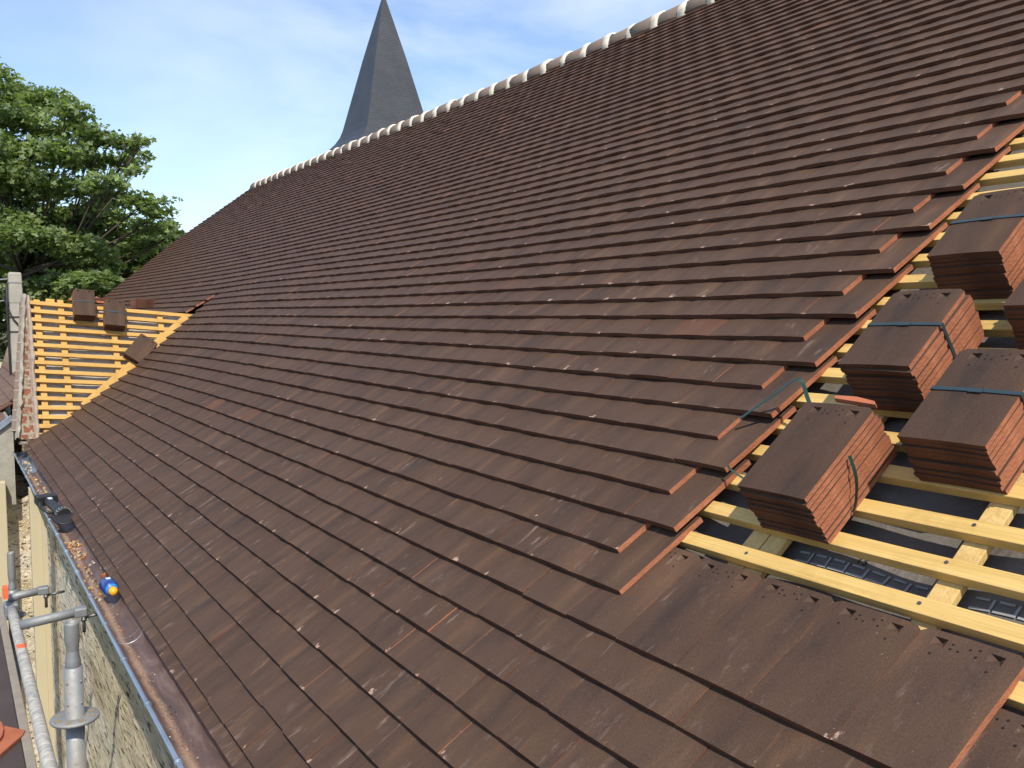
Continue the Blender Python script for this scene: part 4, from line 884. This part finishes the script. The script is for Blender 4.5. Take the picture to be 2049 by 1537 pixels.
def tree(name, label, cat, base, fork, clumps, per, size, leaf, bark, trunk_r, seed, twig=True, group=None):
    root = tag(empty(name, (base[0], base[1], GZ)), label, cat, group); r2 = np.random.default_rng(seed)
    b = MB(); base = np.array([base[0], base[1], GZ]); fork = np.array(fork)
    b.tube([base, base * 0.6 + fork * 0.4 + np.array([0.05, 0, 0]), fork], [trunk_r * 1.6, trunk_r * 1.15, trunk_r], 10)
    b.build('trunk', bark, root)
    b = MB()
    for c, rx, rz in clumps:
        c = np.array(c); mid = fork * 0.5 + c * 0.5 + np.array([0, 0, -0.12 * np.linalg.norm(c - fork)]) + 0.15 * r2.standard_normal(3)
        b.tube([fork + 0.05 * r2.standard_normal(3), mid, c], [trunk_r * 0.42, trunk_r * 0.24, 0.012], 6)
        if twig:
            for _ in range(5):
                e_ = c + r2.standard_normal(3) * np.array([rx, rx, rz]) * 0.5; b.tube([mid * 0.35 + c * 0.65, (mid * 0.2 + c * 0.4 + e_ * 0.4), e_], [0.014, 0.009, 0.004], 4)
    b.build('branches', bark, root)
    V, F, R = leaf_cloud(clumps, per, size, seed=seed + 1)
    o = bpy.data.objects.new('crown', mesh_np('crown', V, F, [leaf], None, None, R)); link(o, root); return root
def clumps_px(lst, D, spread, seed):
    r2 = np.random.default_rng(seed); out = []
    for (px, py, rx, ry) in lst:
        d = D + spread * (r2.random() * 2 - 1); k = d / FPX; out.append((tuple(at_depth(px, py, d)), rx * k, ry * k))
    return out
T1 = [(-25, 150, 42, 26), (-60, 200, 60, 45), (30, 190, 50, 28), (95, 200, 48, 22), (140, 222, 36, 20), (50, 245, 70, 30), (150, 262, 42, 24), (-30, 300, 70, 40), (40, 310, 70, 32), (115, 300, 56, 26), (200, 277, 45, 17), (262, 290, 30, 12), (286, 285, 14, 9), (175, 322, 50, 20), (245, 322, 36, 13), (288, 308, 14, 9), (268, 345, 16, 11), (-40, 390, 70, 40), (40, 380, 76, 32), (120, 372, 62, 26), (200, 366, 40, 18), (225, 398, 52, 20), (290, 405, 38, 18), (315, 428, 26, 16), (335, 452, 15, 13), (342, 470, 9, 9), (290, 455, 30, 16), (250, 470, 40, 18), (170, 560, 44, 18), (262, 500, 34, 18), (120, 560, 44, 16), (60, 470, 60, 26), (215, 440, 50, 22), (140, 450, 60, 24), (20, 350, 70, 30), (300, 490, 24, 14), (160, 500, 60, 24), (180, 428, 50, 22), (100, 436, 68, 30), (15, 446, 60, 34), (-50, 480, 60, 40), (150, 478, 52, 22), (60, 492, 50, 24), (190, 522, 36, 14), (228, 532, 17, 18), (110, 528, 44, 20), (10, 520, 44, 24)]
c1 = clumps_px(T1, 21.0, 1.8, 3)
tree('plane_tree', 'large leafy tree with layered bright green sprays, left behind the wing', 'tree', at_depth(46, 640, 21.5)[:2], at_depth(44, 545, 21.5), c1, 1650, 0.085, M_LEAF, M_BARK, 0.13, 5)
T2 = [(330, 470, 34, 22), (300, 500, 50, 26), (250, 490, 50, 30), (245, 535, 60, 30), (190, 520, 60, 30), (170, 565, 70, 30), (290, 520, 40, 26), (220, 575, 50, 25)]
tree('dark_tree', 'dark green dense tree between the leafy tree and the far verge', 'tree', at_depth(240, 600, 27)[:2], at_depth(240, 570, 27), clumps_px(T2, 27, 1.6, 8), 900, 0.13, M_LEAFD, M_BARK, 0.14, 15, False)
T3 = [(330, 488, 18, 14), (345, 478, 12, 10), (318, 498, 20, 12)]
tree('pale_tree', 'small hazy pale green tree top just over the far verge', 'tree', at_depth(332, 600, 60)[:2], at_depth(332, 510, 60), clumps_px(T3, 60, 1, 9), 60, 0.2, M_LEAFY, M_BARK, 0.1, 17, False)
T4 = [(60, 600, 50, 26), (20, 590, 50, 30), (100, 575, 45, 22), (-30, 620, 50, 40), (10, 650, 45, 30), (130, 590, 40, 18), (-20, 690, 40, 30), (25, 720, 30, 20)]
tree('shrub', 'dark yellowish shrubs behind the concrete pole', 'shrub', at_depth(30, 760, 20)[:2], at_depth(40, 650, 20), clumps_px(T4, 20, 1.2, 10), 900, 0.085, M_LEAFY, M_BARKP, 0.07, 19, False)
T5 = [(-20, 470, 60, 40), (40, 520, 60, 40), (110, 500, 60, 36), (160, 540, 60, 30), (-40, 560, 60, 40), (70, 560, 50, 30), (120, 575, 50, 30)]
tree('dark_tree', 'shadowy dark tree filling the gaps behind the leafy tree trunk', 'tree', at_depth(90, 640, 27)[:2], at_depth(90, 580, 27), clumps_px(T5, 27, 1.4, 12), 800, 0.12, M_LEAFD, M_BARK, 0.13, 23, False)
b = MB(); b.tube([at_depth(8, 760, 14.5), at_depth(25, 700, 14.5), at_depth(45, 655, 14.6), at_depth(52, 630, 14.7)], [0.10, 0.085, 0.07, 0.05], 10); 
lb = b.build('leaning_trunk', M_BARKP); tag(lb, 'pale leaning bare trunk beside the concrete pole foot', 'tree trunk')
# far house glimpsed through the leaves
hp = at_depth(85, 600, 34); hs = tag(empty('house', (hp[0], hp[1], GZ)), 'pinkish brick house glimpsed through the leaves behind the trunk', 'house')
b = MB(); b.box((hp[0] + 0.6, hp[1] + 2, GZ + 3.6), (1.5, 0, 0), (0, 2, 0), (0, 0, 3.6)); b.build('wall', plain('pink_brick', (0.40, 0.20, 0.13), 0.9, 0, 0.2, 20), hs)
b = MB(); zt = GZ + 7.2; x0, x1, y0, y1 = hp[0] - 1.1, hp[0] + 2.3, hp[1] - 0.2, hp[1] + 4.2
b.add([(x0, y0, zt), (x1, y0, zt), (x1, y1, zt), (x0, y1, zt), (x0, (y0 + y1) / 2, zt + 0.5), (x1, (y0 + y1) / 2, zt + 0.5)], [(0, 1, 5, 4), (2, 3, 4, 5), (0, 4, 3), (1, 2, 5)]); b.build('roof', M_RIDGE, hs)
b = MB(); b.box((hp[0] + 0.9, hp[1] - 0.01, GZ + 5.6), (0.35, 0, 0), (0, 0.03, 0), (0, 0, 0.5)); b.build('window', M_GLASS, hs)
bpy.context.view_layer.update()
